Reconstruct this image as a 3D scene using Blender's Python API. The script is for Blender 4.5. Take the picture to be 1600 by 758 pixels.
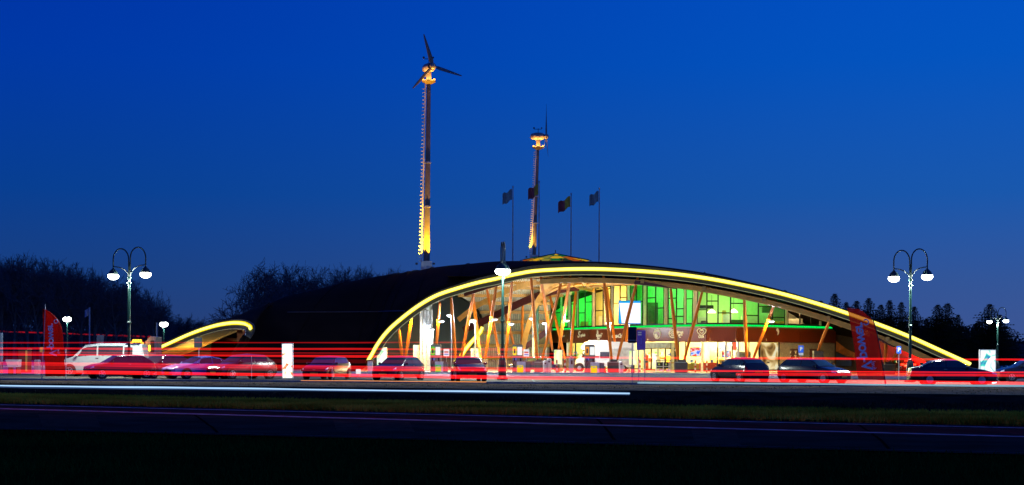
import bpy, bmesh, math, random
import numpy as np
from mathutils import Vector, Matrix
for o in list(bpy.data.objects): bpy.data.objects.remove(o)
sc = bpy.context.scene
col = sc.collection
R = math.radians
PI = math.pi
rnd = random.Random(7)

# ------------------------------------------------------------------ camera
F, CX, CY, HC, ROLL = 2222.0, 800.0, 555.0, 1.54, R(0.3)
cam = bpy.data.cameras.new('camera')
camo = bpy.data.objects.new('camera', cam)
col.objects.link(camo)
camo.location = (0, 0, HC)
camo.rotation_euler = (PI/2, -ROLL, 0)
cam.sensor_width = 36; cam.lens = F/1600*36; cam.shift_y = (CY-379)/1600
cam.clip_start = 0.5; cam.clip_end = 9000
sc.camera = camo

# ------------------------------------------------------------------ sky: clear blue hour, brighter towards the sunset on the right
w = bpy.data.worlds.new('World'); sc.world = w; w.use_nodes = True
nt = w.node_tree; nd = nt.nodes; lk = nt.links
bg = nd['Background']
tc = nd.new('ShaderNodeTexCoord'); sep = nd.new('ShaderNodeSeparateXYZ')
lk.new(tc.outputs['Generated'], sep.inputs[0])
r1 = nd.new('ShaderNodeValToRGB'); r2 = nd.new('ShaderNodeValToRGB')
def ramp(r, stops):
    e = r.color_ramp.elements
    while len(e) > 1: e.remove(e[-1])
    e[0].position = stops[0][0]; e[0].color = (*stops[0][1], 1)
    for p, c in stops[1:]:
        k = e.new(p); k.color = (*c, 1)
# left (away from the sunset) and right
ramp(r1, [(0.0, (.018,.042,.15)), (.05, (.009,.048,.21)), (.11, (.002,.047,.28)), (.20, (.0,.038,.37)), (.28, (.0,.029,.38)), (1, (.0,.012,.20))])
ramp(r2, [(0.0, (.052,.092,.28)), (.05, (.034,.094,.32)), (.11, (.010,.098,.42)), (.20, (.001,.092,.53)), (.28, (.0,.080,.56)), (1, (.0,.03,.34))])
lk.new(sep.outputs[2], r1.inputs[0]); lk.new(sep.outputs[2], r2.inputs[0])
mr = nd.new('ShaderNodeMapRange'); mr.inputs[1].default_value = -.42; mr.inputs[2].default_value = .42
mr.interpolation_type = 'SMOOTHSTEP'
lk.new(sep.outputs[0], mr.inputs[0])
mx = nd.new('ShaderNodeMixRGB')
lk.new(mr.outputs[0], mx.inputs[0]); lk.new(r1.outputs[0], mx.inputs[1]); lk.new(r2.outputs[0], mx.inputs[2])
lk.new(mx.outputs[0], bg.inputs[0]); bg.inputs[1].default_value = 1.0

sc.view_settings.view_transform = 'Standard'; sc.view_settings.look = 'None'
sc.view_settings.exposure = 0; sc.view_settings.gamma = 1
try:
    sc.cycles.use_denoising = True
    sc.cycles.max_bounces = 6; sc.cycles.transparent_max_bounces = 24
    sc.cycles.sample_clamp_indirect = 4
    sc.cycles.caustics_reflective = False; sc.cycles.caustics_refractive = False
except Exception: pass

# ------------------------------------------------------------------ helpers
def at(px, py, D):
    dx, dy = px-CX, py-CY
    v = dy*math.cos(ROLL) - dx*math.sin(ROLL); u = dx*math.cos(ROLL) + dy*math.sin(ROLL)
    return Vector((u*D/F, D, HC - v*D/F))
def gnd(px, py, z=0.0):
    dx, dy = px-CX, py-CY
    v = dy*math.cos(ROLL) - dx*math.sin(ROLL)
    return at(px, py, (HC-z)*F/v)
def gx(px, D, z=0.0):                     # point at height z above the ground under image column px
    u = px-CX
    p = at(px, 565, D); p.z = z; return p
def interp(x, tab):
    if x <= tab[0][0]: a, b = tab[0], tab[1]
    elif x >= tab[-1][0]: a, b = tab[-2], tab[-1]
    else:
        for a, b in zip(tab, tab[1:]):
            if a[0] <= x <= b[0]: break
    t = (x-a[0])/(b[0]-a[0])
    return a[1] + (b[1]-a[1])*t
def smooth_poly(P, n):
    P = [Vector(p) for p in P]
    out = []
    for i in range(len(P)-1):
        p0 = P[max(i-1, 0)]; p1 = P[i]; p2 = P[i+1]; p3 = P[min(i+2, len(P)-1)]
        for k in range(n):
            t = k/n
            out.append(.5*((2*p1) + (p2-p0)*t + (2*p0-5*p1+4*p2-p3)*t*t + (3*p1-p0-3*p2+p3)*t**3))
    out.append(P[-1]); return out

MATS = {}
def mat(name, c, rough=.6, metal=0.0, var=.25, scale=3.0, emit=None, es=0.0, bump=0.0, spec=.5, alpha=None, var2=None):
    if name in MATS: return MATS[name]
    m = bpy.data.materials.new(name); m.use_nodes = True
    n = m.node_tree.nodes; l = m.node_tree.links; b = n['Principled BSDF']
    tx = n.new('ShaderNodeTexCoord'); no = n.new('ShaderNodeTexNoise')
    no.inputs['Scale'].default_value = scale; no.inputs['Detail'].default_value = 6
    l.new(tx.outputs['Object'], no.inputs['Vector'])
    cr = n.new('ShaderNodeValToRGB'); e = cr.color_ramp.elements
    e[0].position = .3; e[1].position = .7
    e[0].color = (*[x*(1-var) for x in c], 1); e[1].color = (*[min(1, x*(1+var)) for x in (var2 or c)], 1)
    l.new(no.outputs[0], cr.inputs[0]); l.new(cr.outputs[0], b.inputs['Base Color'])
    b.inputs['Roughness'].default_value = rough; b.inputs['Metallic'].default_value = metal
    b.inputs['Specular IOR Level'].default_value = spec
    if bump:
        bp = n.new('ShaderNodeBump'); bp.inputs['Strength'].default_value = bump; bp.inputs['Distance'].default_value = .05
        l.new(no.outputs[0], bp.inputs['Height']); l.new(bp.outputs[0], b.inputs['Normal'])
    if emit:
        b.inputs['Emission Color'].default_value = (*emit, 1); b.inputs['Emission Strength'].default_value = es
    m.diffuse_color = (*c, 1)
    MATS[name] = m; return m
def emat(name, c, s):
    if name in MATS: return MATS[name]
    m = bpy.data.materials.new(name); m.use_nodes = True
    n = m.node_tree.nodes; l = m.node_tree.links; n.remove(n['Principled BSDF'])
    e = n.new('ShaderNodeEmission'); e.inputs[0].default_value = (*c, 1); e.inputs[1].default_value = s
    l.new(e.outputs[0], n['Material Output'].inputs[0]); MATS[name] = m; return m
def glowmat(name, c, s):                   # light that adds to what is seen through it
    m = bpy.data.materials.new(name); m.use_nodes = True
    n = m.node_tree.nodes; l = m.node_tree.links; n.remove(n['Principled BSDF'])
    e = n.new('ShaderNodeEmission'); e.inputs[0].default_value = (*c, 1); e.inputs[1].default_value = s
    t = n.new('ShaderNodeBsdfTransparent'); a = n.new('ShaderNodeAddShader')
    l.new(e.outputs[0], a.inputs[0]); l.new(t.outputs[0], a.inputs[1]); l.new(a.outputs[0], n['Material Output'].inputs[0])
    return m
def glassmat(name, tint, gloss=.12):
    m = bpy.data.materials.new(name); m.use_nodes = True
    n = m.node_tree.nodes; l = m.node_tree.links; n.remove(n['Principled BSDF'])
    t = n.new('ShaderNodeBsdfTransparent'); t.inputs[0].default_value = (*tint, 1)
    g = n.new('ShaderNodeBsdfGlossy'); g.inputs['Roughness'].default_value = .04
    f = n.new('ShaderNodeValue'); f.outputs[0].default_value = .04
    x = n.new('ShaderNodeMixShader'); l.new(f.outputs[0], x.inputs[0]); l.new(t.outputs[0], x.inputs[1]); l.new(g.outputs[0], x.inputs[2])
    l.new(x.outputs[0], n['Material Output'].inputs[0]); MATS[name] = m; return m

class G:
    def __init__(s): s.v = []; s.f = []
    def add(s, vs, fs):
        b = len(s.v); s.v += [Vector(p) for p in vs]; s.f += [[b+i for i in f] for f in fs]; return s
    def quad(s, a, b, c, d): return s.add([a, b, c, d], [[0, 1, 2, 3]])
    def box(s, c, d, rot=None):
        c = Vector(c); x, y, z = d[0]/2, d[1]/2, d[2]/2
        P = [Vector(p) for p in [(-x,-y,-z),(x,-y,-z),(x,y,-z),(-x,y,-z),(-x,-y,z),(x,-y,z),(x,y,z),(-x,y,z)]]
        if rot is not None:
            M = rot if isinstance(rot, Matrix) else Matrix.Rotation(rot, 3, 'Z')
            P = [M @ p for p in P]
        return s.add([c+p for p in P], [[0,3,2,1],[4,5,6,7],[0,1,5,4],[1,2,6,5],[2,3,7,6],[3,0,4,7]])
    def bbox(s, c, d, bev=.03, rot=None):                       # box with chamfered edges
        bm = bmesh.new(); bmesh.ops.create_cube(bm, size=1)
        bmesh.ops.scale(bm, vec=d, verts=bm.verts)
        bmesh.ops.bevel(bm, geom=bm.edges[:], offset=bev, segments=2, affect='EDGES')
        M = Matrix.Rotation(rot or 0, 3, 'Z'); c = Vector(c)
        bm.verts.index_update()
        s.add([c + M @ v.co for v in bm.verts], [[v.index for v in f.verts] for f in bm.faces]); bm.free(); return s
    def beam(s, p, q, w, h, up=(0,0,1)):
        p, q = Vector(p), Vector(q); d = (q-p).normalized(); u = Vector(up)
        if abs(d.dot(u)) > .99: u = Vector((0, 1, 0))
        a = d.cross(u).normalized()*w/2; b = a.cross(d).normalized()*h/2
        P = [p-a-b, p+a-b, p+a+b, p-a+b, q-a-b, q+a-b, q+a+b, q-a+b]
        return s.add(P, [[0,3,2,1],[4,5,6,7],[0,1,5,4],[1,2,6,5],[2,3,7,6],[3,0,4,7]])
    def tube(s, pts, r, seg=8, cap=True, sq=1.0):
        pts = [Vector(p) for p in pts]; n = len(pts)
        rr = r if isinstance(r, (list, tuple)) else [r]*n
        vs = []; fs = []
        for i, p in enumerate(pts):
            d = (pts[min(i+1, n-1)]-pts[max(i-1, 0)]).normalized()
            u = Vector((0, 0, 1)) if abs(d.z) < .9 else Vector((0, 1, 0))
            a = d.cross(u).normalized(); b = a.cross(d).normalized()
            for k in range(seg):
                t = 2*PI*k/seg
                vs.append(p + a*math.cos(t)*rr[i] + b*math.sin(t)*rr[i]*sq)
        for i in range(n-1):
            for k in range(seg):
                fs.append([i*seg+k, i*seg+(k+1) % seg, (i+1)*seg+(k+1) % seg, (i+1)*seg+k])
        if cap: fs.append(list(range(seg))[::-1]); fs.append([(n-1)*seg+k for k in range(seg)])
        return s.add(vs, fs)
    def lathe(s, c, prof, seg=16, axis='z'):
        c = Vector(c); vs = []; fs = []
        for r, h in prof:
            for k in range(seg):
                t = 2*PI*k/seg; a, b = r*math.cos(t), r*math.sin(t)
                vs.append(c + (Vector((a, b, h)) if axis == 'z' else Vector((a, h, b)) if axis == 'y' else Vector((h, a, b))))
        n = len(prof)
        for i in range(n-1):
            for k in range(seg): fs.append([i*seg+k, i*seg+(k+1) % seg, (i+1)*seg+(k+1) % seg, (i+1)*seg+k])
        fs.append(list(range(seg))[::-1]); fs.append([(n-1)*seg+k for k in range(seg)])
        return s.add(vs, fs)
    def sphere(s, c, r, seg=14, rings=8):
        rx, ry, rz = r if isinstance(r, (tuple, list)) else (r, r, r)
        c = Vector(c); vs = []; fs = []
        for i in range(rings+1):
            ph = PI*i/rings - PI/2
            for k in range(seg):
                t = 2*PI*k/seg
                vs.append(c + Vector((rx*math.cos(ph)*math.cos(t), ry*math.cos(ph)*math.sin(t), rz*math.sin(ph))))
        for i in range(rings):
            for k in range(seg): fs.append([i*seg+k, i*seg+(k+1) % seg, (i+1)*seg+(k+1) % seg, (i+1)*seg+k])
        return s.add(vs, fs)
    def prism(s, poly, depth, c=(0,0,0), ax='y'):               # poly in (x,z), extruded along y
        c = Vector(c); n = len(poly); vs = []
        for y in (-depth/2, depth/2):
            for a, b in poly: vs.append(c + (Vector((a, y, b)) if ax == 'y' else Vector((y, a, b))))
        fs = [list(range(n)), [n+i for i in range(n)][::-1]] + [[i, n+i, n+(i+1) % n, (i+1) % n] for i in range(n)]
        return s.add(vs, fs)
    def grid(s, rows):
        n = len(rows[0]); vs = [p for r in rows for p in r]; fs = []
        for i in range(len(rows)-1):
            for k in range(n-1): fs.append([i*n+k, i*n+k+1, (i+1)*n+k+1, (i+1)*n+k])
        return s.add(vs, fs)
    def mesh(s, name, m, org=(0,0,0), smooth=None):
        me = bpy.data.meshes.new(name); o = Vector(org)
        me.from_pydata([tuple(p-o) for p in s.v], [], s.f)
        me.update()
        for k in (m if isinstance(m, (list, tuple)) else [m]): me.materials.append(k)
        if smooth is not None:
            me.shade_smooth()
            if smooth < 180: me.set_sharp_from_angle(angle=R(smooth))
        return me
    def build(s, name, m, parent=None, smooth=None, org=None):
        if org is None: org = ORG.get(parent.name, Vector((0,0,0))) if parent else Vector((0,0,0))
        me = s.mesh(name, m, org, smooth)
        bm = bmesh.new(); bm.from_mesh(me); bmesh.ops.recalc_face_normals(bm, faces=bm.faces); bm.to_mesh(me); bm.free()
        o = bpy.data.objects.new(name, me); col.objects.link(o)
        if parent: o.parent = parent; ORG[o.name] = Vector(org)
        return o
ORG = {}
def tag(o, label=None, cat=None, group=None, kind=None):
    if label: o['label'] = label
    if cat: o['category'] = cat
    if group: o['group'] = group
    if kind: o['kind'] = kind
    return o
def empty(name, loc, rz=0, world=True):
    """world=True: children are given in world coordinates; otherwise in the thing's own"""
    o = bpy.data.objects.new(name, None); col.objects.link(o); o.location = loc; o.rotation_euler = (0, 0, rz)
    o.empty_display_size = .2
    ORG[o.name] = Vector(loc) if world else Vector((0,0,0)); return o
def copy_tree(o, parent=None):
    c = o.copy(); col.objects.link(c); c.parent = parent
    for k in [x for x in o.children]: copy_tree(k, c)
    return c
def text_obj(body, size, name, m, parent, M, ext=.01, shear=0, mirror=False, bold=0.0, spacing=1.0):
    cu = bpy.data.curves.new(name, 'FONT'); cu.body = body; cu.size = size; cu.extrude = ext; cu.shear = shear
    cu.align_x = 'CENTER'; cu.align_y = 'CENTER'; cu.offset = bold; cu.resolution_u = 3; cu.space_character = spacing
    t = bpy.data.objects.new(name, cu); col.objects.link(t)
    me = bpy.data.meshes.new_from_object(t.evaluated_get(bpy.context.evaluated_depsgraph_get()))
    bpy.data.objects.remove(t)
    S = Matrix.Diagonal((-1 if mirror else 1, 1, 1, 1))
    me.transform(M @ S); me.name = name
    me.materials.clear(); me.materials.append(m)
    o = bpy.data.objects.new(name, me); col.objects.link(o)
    if parent: o.parent = parent
    return o
def up_text(loc, rz=0, tilt=0):             # matrix: text standing upright, readable from -Y
    return Matrix.Translation(loc) @ Matrix.Rotation(rz, 4, 'Z') @ Matrix.Rotation(PI/2, 4, 'X') @ Matrix.Rotation(tilt, 4, 'Z')
def point_light(name, loc, c, power, r=.1, parent=None, spot=None, d=None):
    L = bpy.data.lights.new(name, 'SPOT' if spot else 'POINT'); L.energy = power; L.color = c; L.shadow_soft_size = r
    if spot: L.spot_size = R(spot); L.spot_blend = .6
    o = bpy.data.objects.new(name, L); col.objects.link(o)
    if parent: o.parent = parent; loc = Vector(loc) - ORG.get(parent.name, Vector((0,0,0)))
    o.location = loc
    if spot and d is not None: o.rotation_euler = Vector(d).to_track_quat('-Z', 'Y').to_euler()
    return o

# ------------------------------------------------------------------ materials
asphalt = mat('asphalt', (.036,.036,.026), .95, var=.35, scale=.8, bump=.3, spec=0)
forecourt_m = mat('concrete_paving', (.46,.47,.42), .6, var=.16, scale=.35, bump=.1)
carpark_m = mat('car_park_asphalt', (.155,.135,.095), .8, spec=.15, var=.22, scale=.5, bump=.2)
sand_m = mat('dry_verge_soil', (.56,.36,.13), .95, var=.45, scale=1.2, bump=.25, spec=0)  # colour brightened in place of the light on this strip
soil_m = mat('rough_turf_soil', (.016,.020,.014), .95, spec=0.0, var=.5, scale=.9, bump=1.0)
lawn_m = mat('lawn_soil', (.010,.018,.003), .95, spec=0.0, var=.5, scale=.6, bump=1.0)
paint_m = mat('road_paint', (.30,.34,.28), .9, var=.5, scale=3, spec=0)
blade_m = mat('grass_blade', (.045,.11,.018), .9, var=.6, scale=.35, var2=(.034,.05,.006), spec=.0)
blade2_m = mat('grass_blade_lit_verge', (.20,.32,.015), .9, var=.5, scale=.5, var2=(.40,.36,.03), spec=.0)  # colour raised to make up for light missing on the verge
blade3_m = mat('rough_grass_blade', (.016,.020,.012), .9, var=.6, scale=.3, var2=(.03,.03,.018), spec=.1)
roof_m = mat('roof_membrane', (.014,.009,.006), .9, var=.4, scale=.25, bump=.15, spec=.03)
fascia_m = mat('fascia_metal', (.035,.034,.026), .5, .2, var=.2)
steel_m = mat('galvanised_steel', (.42,.45,.46), .35, .8, var=.15, scale=1.5)
silver_m = mat('brushed_aluminium', (.66,.71,.76), .4, .2, var=.1, scale=2)
timber_m = mat('glulam_timber', (.60,.34,.09), .6, var=.2, scale=1.2)
strut_m = mat('orange_stained_timber', (.60,.15,.002), .5, var=.15, scale=1.5)
maroon_m = mat('maroon_steel', (.11,.022,.025), .5, .2)
corr_m = mat('corrugated_deck', (.82,.82,.74), .5, .0, var=.12)
slate_m = mat('inner_lining_slate', (.14,.18,.22), .8, var=.15, scale=.3)
brown_m = mat('brown_fascia_panel', (.17,.034,.014), .28, var=.1, scale=.6)
white_m = mat('white_paint', (.75,.75,.72), .4, var=.05)
offw_m = mat('pale_plaster', (.66,.64,.56), .8, var=.08)
block_m = mat('grey_render', (.42,.44,.42), .9, var=.2, scale=6, bump=.2)
dark_m = mat('dark_frame', (.016,.017,.018), .4, .3)
black_m = mat('black_plastic', (.015,.015,.016), .5)
anth_m = mat('anthracite_box', (.05,.05,.06), .45)
glass_m = glassmat('window_glass', (.93,.96,.94))
pole_m = mat('green_lamp_post_paint', (.007,.032,.028), .3, .3, var=.1)
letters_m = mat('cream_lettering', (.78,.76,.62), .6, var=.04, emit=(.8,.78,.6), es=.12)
red_m = mat('red_wall_paint', (.5,.03,.02), .6)
orange_wall_m = mat('orange_mural_paint', (.42,.13,.02), .7)
blue_wall_m = mat('navy_mural_paint', (.02,.04,.11), .7)
green_wall_m = mat('green_cladding', (.02,.10,.04), .6)
bark_m = mat('tree_bark', (.12,.105,.09), .95, var=.3, scale=2)
twig_m = mat('bare_twigs', (.085,.072,.075), .95, var=.3)  # tone lifted in place of haze before the far trees
needle_m = mat('spruce_needles', (.012,.024,.016), .9, var=.5, scale=.8, spec=.1)
led_y = emat('yellow_led_core', (1.0, .95, .20), 2.0)
led_y2 = emat('yellow_led_halo', (1.0, .78, .0), 1.1)  # yellow fringe of the strips' glow, put in as a wider tube
led_g = emat('green_led', (.0, 1.0, .12), .85)
lamp_w = emat('white_lamp_glass', (.93, 1.0, .93), 14)
flood_w = emat('floodlight_glass', (.85, .95, 1.0), 9)
amber_e = emat('amber_lamp', (1.0, .33, .02), 6)

# ------------------------------------------------------------------ the setting
def row(y0, y1, z=0.0, ext=1.6, n=2):
    a, b = gnd(0, y0), gnd(1600, y1); d = b-a
    return [a + d*(-ext + (1+2*ext)*k/(n-1)) + Vector((0,0,z)) for k in range(n)]
Lnear0 = row(671, 710); Lfar = row(630, 666); Lverge = row(620, 650); Lpark = row(593, 612)
g = G(); S = 4500
g.grid([[Vector((x, y, -1.4)) for x in (-S, -400, 400, S)] for y in (-S, -200, 500, S)])
tag(g.build('ground', mat('distant_field', (.02,.028,.015), .95, var=.4, scale=.02)), kind='structure')
def sheet(name, m, a, b, za=0, zb=0, rows=2, dip=0, noise=0, n=2, cols=None):
    rws = []
    n_ = cols or n
    for i in range(rows):
        t = i/(rows-1); rw = []
        for k in range(n_):
            s = k/(n_-1)
            p = a[0].lerp(a[-1], s).lerp(b[0].lerp(b[-1], s), t)
            z = za+(zb-za)*t - dip*math.sin(PI*t)
            if noise: z += noise*math.sin(PI*t)**.5*(math.sin(p.x*1.3+p.y*.7)*math.sin(p.y*1.9-p.x*.4)+.6*rnd.uniform(-1, 1))
            rw.append(Vector((p.x, p.y, z)))
        rws.append(rw)
    return G().grid(rws).build(name, m, smooth=180 if noise else None)
back = [Vector((-60, -25, 0)), Vector((60, -25, 0))]
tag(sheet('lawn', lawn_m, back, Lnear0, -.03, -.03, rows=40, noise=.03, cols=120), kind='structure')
tag(sheet('road', asphalt, [p for p in Lnear0], Lfar, 0, 0), kind='structure')
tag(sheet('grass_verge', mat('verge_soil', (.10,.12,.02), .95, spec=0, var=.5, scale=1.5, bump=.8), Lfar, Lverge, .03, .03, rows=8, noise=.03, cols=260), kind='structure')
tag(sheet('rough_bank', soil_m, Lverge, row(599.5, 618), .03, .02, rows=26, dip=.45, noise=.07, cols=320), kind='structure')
tag(sheet('sandy_verge', sand_m, row(599.5, 618), row(594.5, 606), .02, .02, rows=8, noise=.03, cols=300), kind='structure')
def line_sheet(name, m, y0, y1, y2, y3, z):
    a, b = row(y0, y1), row(y2, y3); tag(G().quad(a[0]+Vector((0,0,z)), a[1]+Vector((0,0,z)), b[1]+Vector((0,0,z)), b[0]+Vector((0,0,z))).build(name, m), kind='structure')
line_sheet('road_edge_line', paint_m, 633.2, 669.6, 632.3, 668.6, .006)
line_sheet('road_trail_reflection', paint_m, 639.6, 683.6, 638.0, 681.8, .006)  # reflection of a light trail, put in as a thin pale line
line_sheet('road_near_edge_line', mat('worn_road_paint', (.07,.065,.06), .9, var=.5, scale=3, spec=0), 669.6, 708.2, 668.9, 707.5, .006)
a = row(594.5, 606, ext=1.2); c0 = gnd(0, 588); c1 = gnd(1600, 588)
kb = G(); kb.beam(a[0]+Vector((0,.1,.05)), a[1]+Vector((0,.1,.05)), .16, .13); tag(kb.build('kerb', mat('kerb_concrete', (.35,.34,.30), .8, var=.2)), kind='structure')
cp = G(); cp.add([a[0]+Vector((0,.2,0)), a[1]+Vector((0,.2,0)), Vector((160, 102, 0)), Vector((-160, 102, 0))], [[0,1,2,3]])
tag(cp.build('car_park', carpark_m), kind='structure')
fc = G().quad(Vector((-160, 102.0, .004)), Vector((160, 102.0, .004)), Vector((160, 330, .004)), Vector((-160, 330, .004)))
tag(fc.build('forecourt', forecourt_m), kind='structure')
ki = G().box(gx(780, 117, .05), (46, 1.2, .13)); tag(ki.build('pump_island_kerb', mat('pale_kerb', (.55,.56,.55), .7)), kind='structure')
# parking bay lines
for i, x in enumerate(range(-34, 36, 5)):
    tag(G().box((x+.3, 86.5, .006), (.12, 9, .004)).build('parking_bay_line', paint_m), kind='structure')

# tar joints and repair patches on the road
tar_m = mat('tar_joint', (.006,.006,.006), .9, var=.2, spec=0)
def road_pt(px, t): 
    a_ = gnd(px, 630+36*px/1600); b_ = gnd(px, 671+39*px/1600); return a_.lerp(b_, t)
tj = G()
for (x0, x1, t0, t1) in ((120,420,.3,.34),(420,760,.34,.31),(760,1200,.31,.36),(1200,1580,.36,.33),(300,340,.3,.95),(930,960,.05,.9),(1340,1390,.1,.95)):
    p0 = road_pt(x0, t0); 
    for k in range(1, 9):
        p1 = road_pt(x0+(x1-x0)*k/8, t0+(t1-t0)*k/8+rnd.uniform(-.02,.02)); d_ = (p1-p0).normalized(); n_ = Vector((-d_.y, d_.x, 0))*.03; z_ = Vector((0,0,.005))
        tj.quad(p0-n_+z_, p1-n_+z_, p1+n_+z_, p0+n_+z_); p0 = p1
tag(tj.build('road_tar_joints', tar_m), 'dark tar joints wandering over the near road', kind='structure')
for (x0, x1, t0, t1) in ((520,640,.45,.8),(1080,1150,.5,.95),(60,150,.5,.9)):
    tag(G().quad(*[p+Vector((0,0,.004)) for p in (road_pt(x0,t0), road_pt(x1,t0), road_pt(x1+8,t1), road_pt(x0+6,t1))]).build('road_patch', mat('road_patch', (.068,.048,.032), .95, var=.3, spec=0)), kind='structure')

# grass blades
def blades(name, n, sampler, h, m, seed, wd=.012):
    r = np.random.default_rng(seed)
    P = sampler(r, n); n = len(P)
    ang = r.uniform(0, 2*PI, n); hh = h*r.uniform(.4, 1.25, n); lean = r.normal(0, .35, (n, 2))*hh[:, None]
    dx, dy = np.cos(ang), np.sin(ang); w_ = wd*r.uniform(.6, 1.6, n)
    V = np.zeros((n, 3, 3)); V[:, 0] = P; V[:, 1] = P; V[:, 2] = P
    V[:, 0, 0] -= dx*w_; V[:, 0, 1] -= dy*w_; V[:, 1, 0] += dx*w_; V[:, 1, 1] += dy*w_
    V[:, 2, 2] += hh; V[:, 2, :2] += lean
    me = bpy.data.meshes.new(name); me.vertices.add(n*3); me.vertices.foreach_set('co', V.reshape(-1))
    me.loops.add(n*3); me.loops.foreach_set('vertex_index', np.arange(n*3, dtype=np.int32))
    me.polygons.add(n); me.polygons.foreach_set('loop_start', np.arange(0, n*3, 3, dtype=np.int32))
    me.update(calc_edges=True); me.materials.append(m)
    o = bpy.data.objects.new(name, me); col.objects.link(o); tag(o, kind='stuff'); return o
def between(a, b, dens_pow=1.0, z=0.0):
    A0, A1, B0, B1 = [np.array(p) for p in (a[0], a[-1], b[0], b[-1])]
    def f(r, n):
        s = r.uniform(.34, .66, n)[:, None]; t = (r.uniform(0, 1, n)**dens_pow)[:, None]
        p = (A0+(A1-A0)*s)*(1-t) + (B0+(B1-B0)*s)*t
        cl = np.sin(p[:, 0]*.9+np.sin(p[:, 1]*.7)*2)+np.sin(p[:, 1]*1.7+p[:, 0]*.3)
        p = p[r.uniform(-2, 2, n) < cl+.9]; p[:, 2] = z; return p
    return f
def foreg(r, n):
    y = r.uniform(8.5, 29, n); x = r.uniform(-.42, .42, n)*y
    p = np.stack([x, y, np.full(n, -.05)], 1)
    a, b = Lnear0[0], Lnear0[1]
    lim = a.y + (b.y-a.y)*(x-a.x)/(b.x-a.x)
    p = p[y < lim-.15]
    cl = np.sin(p[:, 0]*1.3+np.sin(p[:, 1]*.9)*2)+np.sin(p[:, 1]*1.5+p[:, 0]*.5)
    return p[r.uniform(-2, 2, len(p)) < cl+1.0]
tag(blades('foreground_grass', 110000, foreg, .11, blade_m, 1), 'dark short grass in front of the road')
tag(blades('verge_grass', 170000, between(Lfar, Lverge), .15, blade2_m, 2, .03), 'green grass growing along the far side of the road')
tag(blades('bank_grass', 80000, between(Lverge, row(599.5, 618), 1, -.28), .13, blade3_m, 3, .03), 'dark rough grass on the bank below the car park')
tag(blades('sandy_verge_grass', 9000, between(row(599.5, 618), row(594.5, 606)), .05, mat('dry_blade', (.34,.22,.03), .9, var=.5, scale=.4), 4, .03), 'dry yellow grass along the car park edge')

# ------------------------------------------------------------------ the service building
B = empty('service_building', (0, 140, 0))
tag(B, 'long shell-roofed filling station with yellow lit arch, orange struts and green lit windows', 'building')
# curves of the shell (front boundary, ridge, back)
fb = [ (214,565,134,  222,561,140), (232,551.5,133, 240,550,141), (262,538,131, 268,535.5,140), (300,521,127, 306,517,137),
       (335,509.5,122, 338,504,132), (360,505,119, 358,497.5,131), (378,505,116, 376,491.5,133), (388,508,114, 386,487,134),
       (392,514,112.5, 398,483,135), (384,529,112, 430,473.5,138), (370,552,113, 450,468,139), (352,None,115, 478,460,140),
       (395,None,117, 520,450,142), (440,None,118, 556,441.5,144), (500,None,119, 598,433,146), (545,None,120, 626,428.6,148),
       (569,571,120.5, 640,426.8,149), (580,556,120.6, 646,426,149.5), (589,540,120.7, 652,425.4,150), (602,522,120.7,657,424.6,150), (619,505,120.8, 664,424,150),
       (651,480,120.8, 682,421,150), (682,462,121, 706,418.4,149), (714,451,121, 738,416,148), (746,442,121, 768,413.5,147),
       (774,436,121, 790,412.5,146), (809,428,121, 818,413,145), (843,423,121, 848,414,144), (907,420.5,121, 907,415,143),
       (970,422,121, 968,418,143), (1040,427,121, 1036,424,143), (1103,435,120.5, 1098,432,142), (1167,447,120, 1160,444,141),
       (1230,461.5,119.5, 1222,459,140), (1300,482,119, 1292,480,138), (1366,505,118.5, 1356,503,136), (1420,526,118, 1412,524,133),
       (1471,549,117.5, 1466,548,130), (1515,569,117, 1512,568,126), (1534,578.5,117, 1540,577.5,122)]
def zg(px, D):
    p = gx(px, D, 0.0); return p
NS = 6
A0 = []; A1 = []; A2 = []
for (x0, y0, d0, x1, y1, d1) in fb:
    A0.append(zg(x0, d0) if y0 is None else at(x0, y0, d0)); A1.append(at(x1, y1, d1))
    k = at(x1+4, 565, d1+ (8 if x1 < 400 else 28)); k.z = -.1
    k2 = A1[-1]; back_d = 4 + 44*min(1, max(0, (k2.z-1)/8)); A2.append(Vector((k2.x*1.02, k2.y+back_d, -.1)))
A0 = smooth_poly(A0, NS); A1 = smooth_poly(A1, NS); A2 = smooth_poly(A2, NS)
NA = len(A0)
def rim_of(i):                       # unit inward normal of the front boundary in its picture-facing plane
    a, b = A0[max(i-1, 0)], A0[min(i+1, NA-1)]
    d = (b-a).normalized(); n = Vector((d.z, 0, -d.x)); return n.normalized()
i_ground0 = 11*NS; i_foot = 16*NS
CAP = .30                            # roof edge stands this far above the light strip
def shell_rows(off):
    rows = []
    for k in range(13):
        t = k/12; rw = []
        for i in range(NA):
            a = A0[i].copy(); r = A1[i]
            n = rim_of(i)
            cap = CAP if i < i_ground0-6 or i > i_foot else 0
            # the edge is deeper over the crown of the front arch
            px = a.x*F/a.y + CX
            if i > i_foot: cap = .20 + .30*math.exp(-((px-890)/190)**2)
            a = a - n*cap
            if off: a = a + n*off
            h = t; z = a.z + (r.z-off-a.z)*(1-(1-t)**2.1)
            rw.append(Vector((a.x+(r.x-a.x)*h, a.y+(r.y-a.y)*h + .25, z)))
        rows.append(rw)
    return rows
sr = shell_rows(0)
g = G(); g.grid(sr)
rb = []
for k in range(1, 9):
    t = k/8; rb.append([Vector((A1[i].x+(A2[i].x-A1[i].x)*t, A1[i].y+(A2[i].y-A1[i].y)*t, A2[i].z+(A1[i].z-A2[i].z)*(1-t**2.2))) for i in range(NA)])
roof = g.grid([sr[-1]]+rb).build('roof', roof_m, B, smooth=60)
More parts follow.
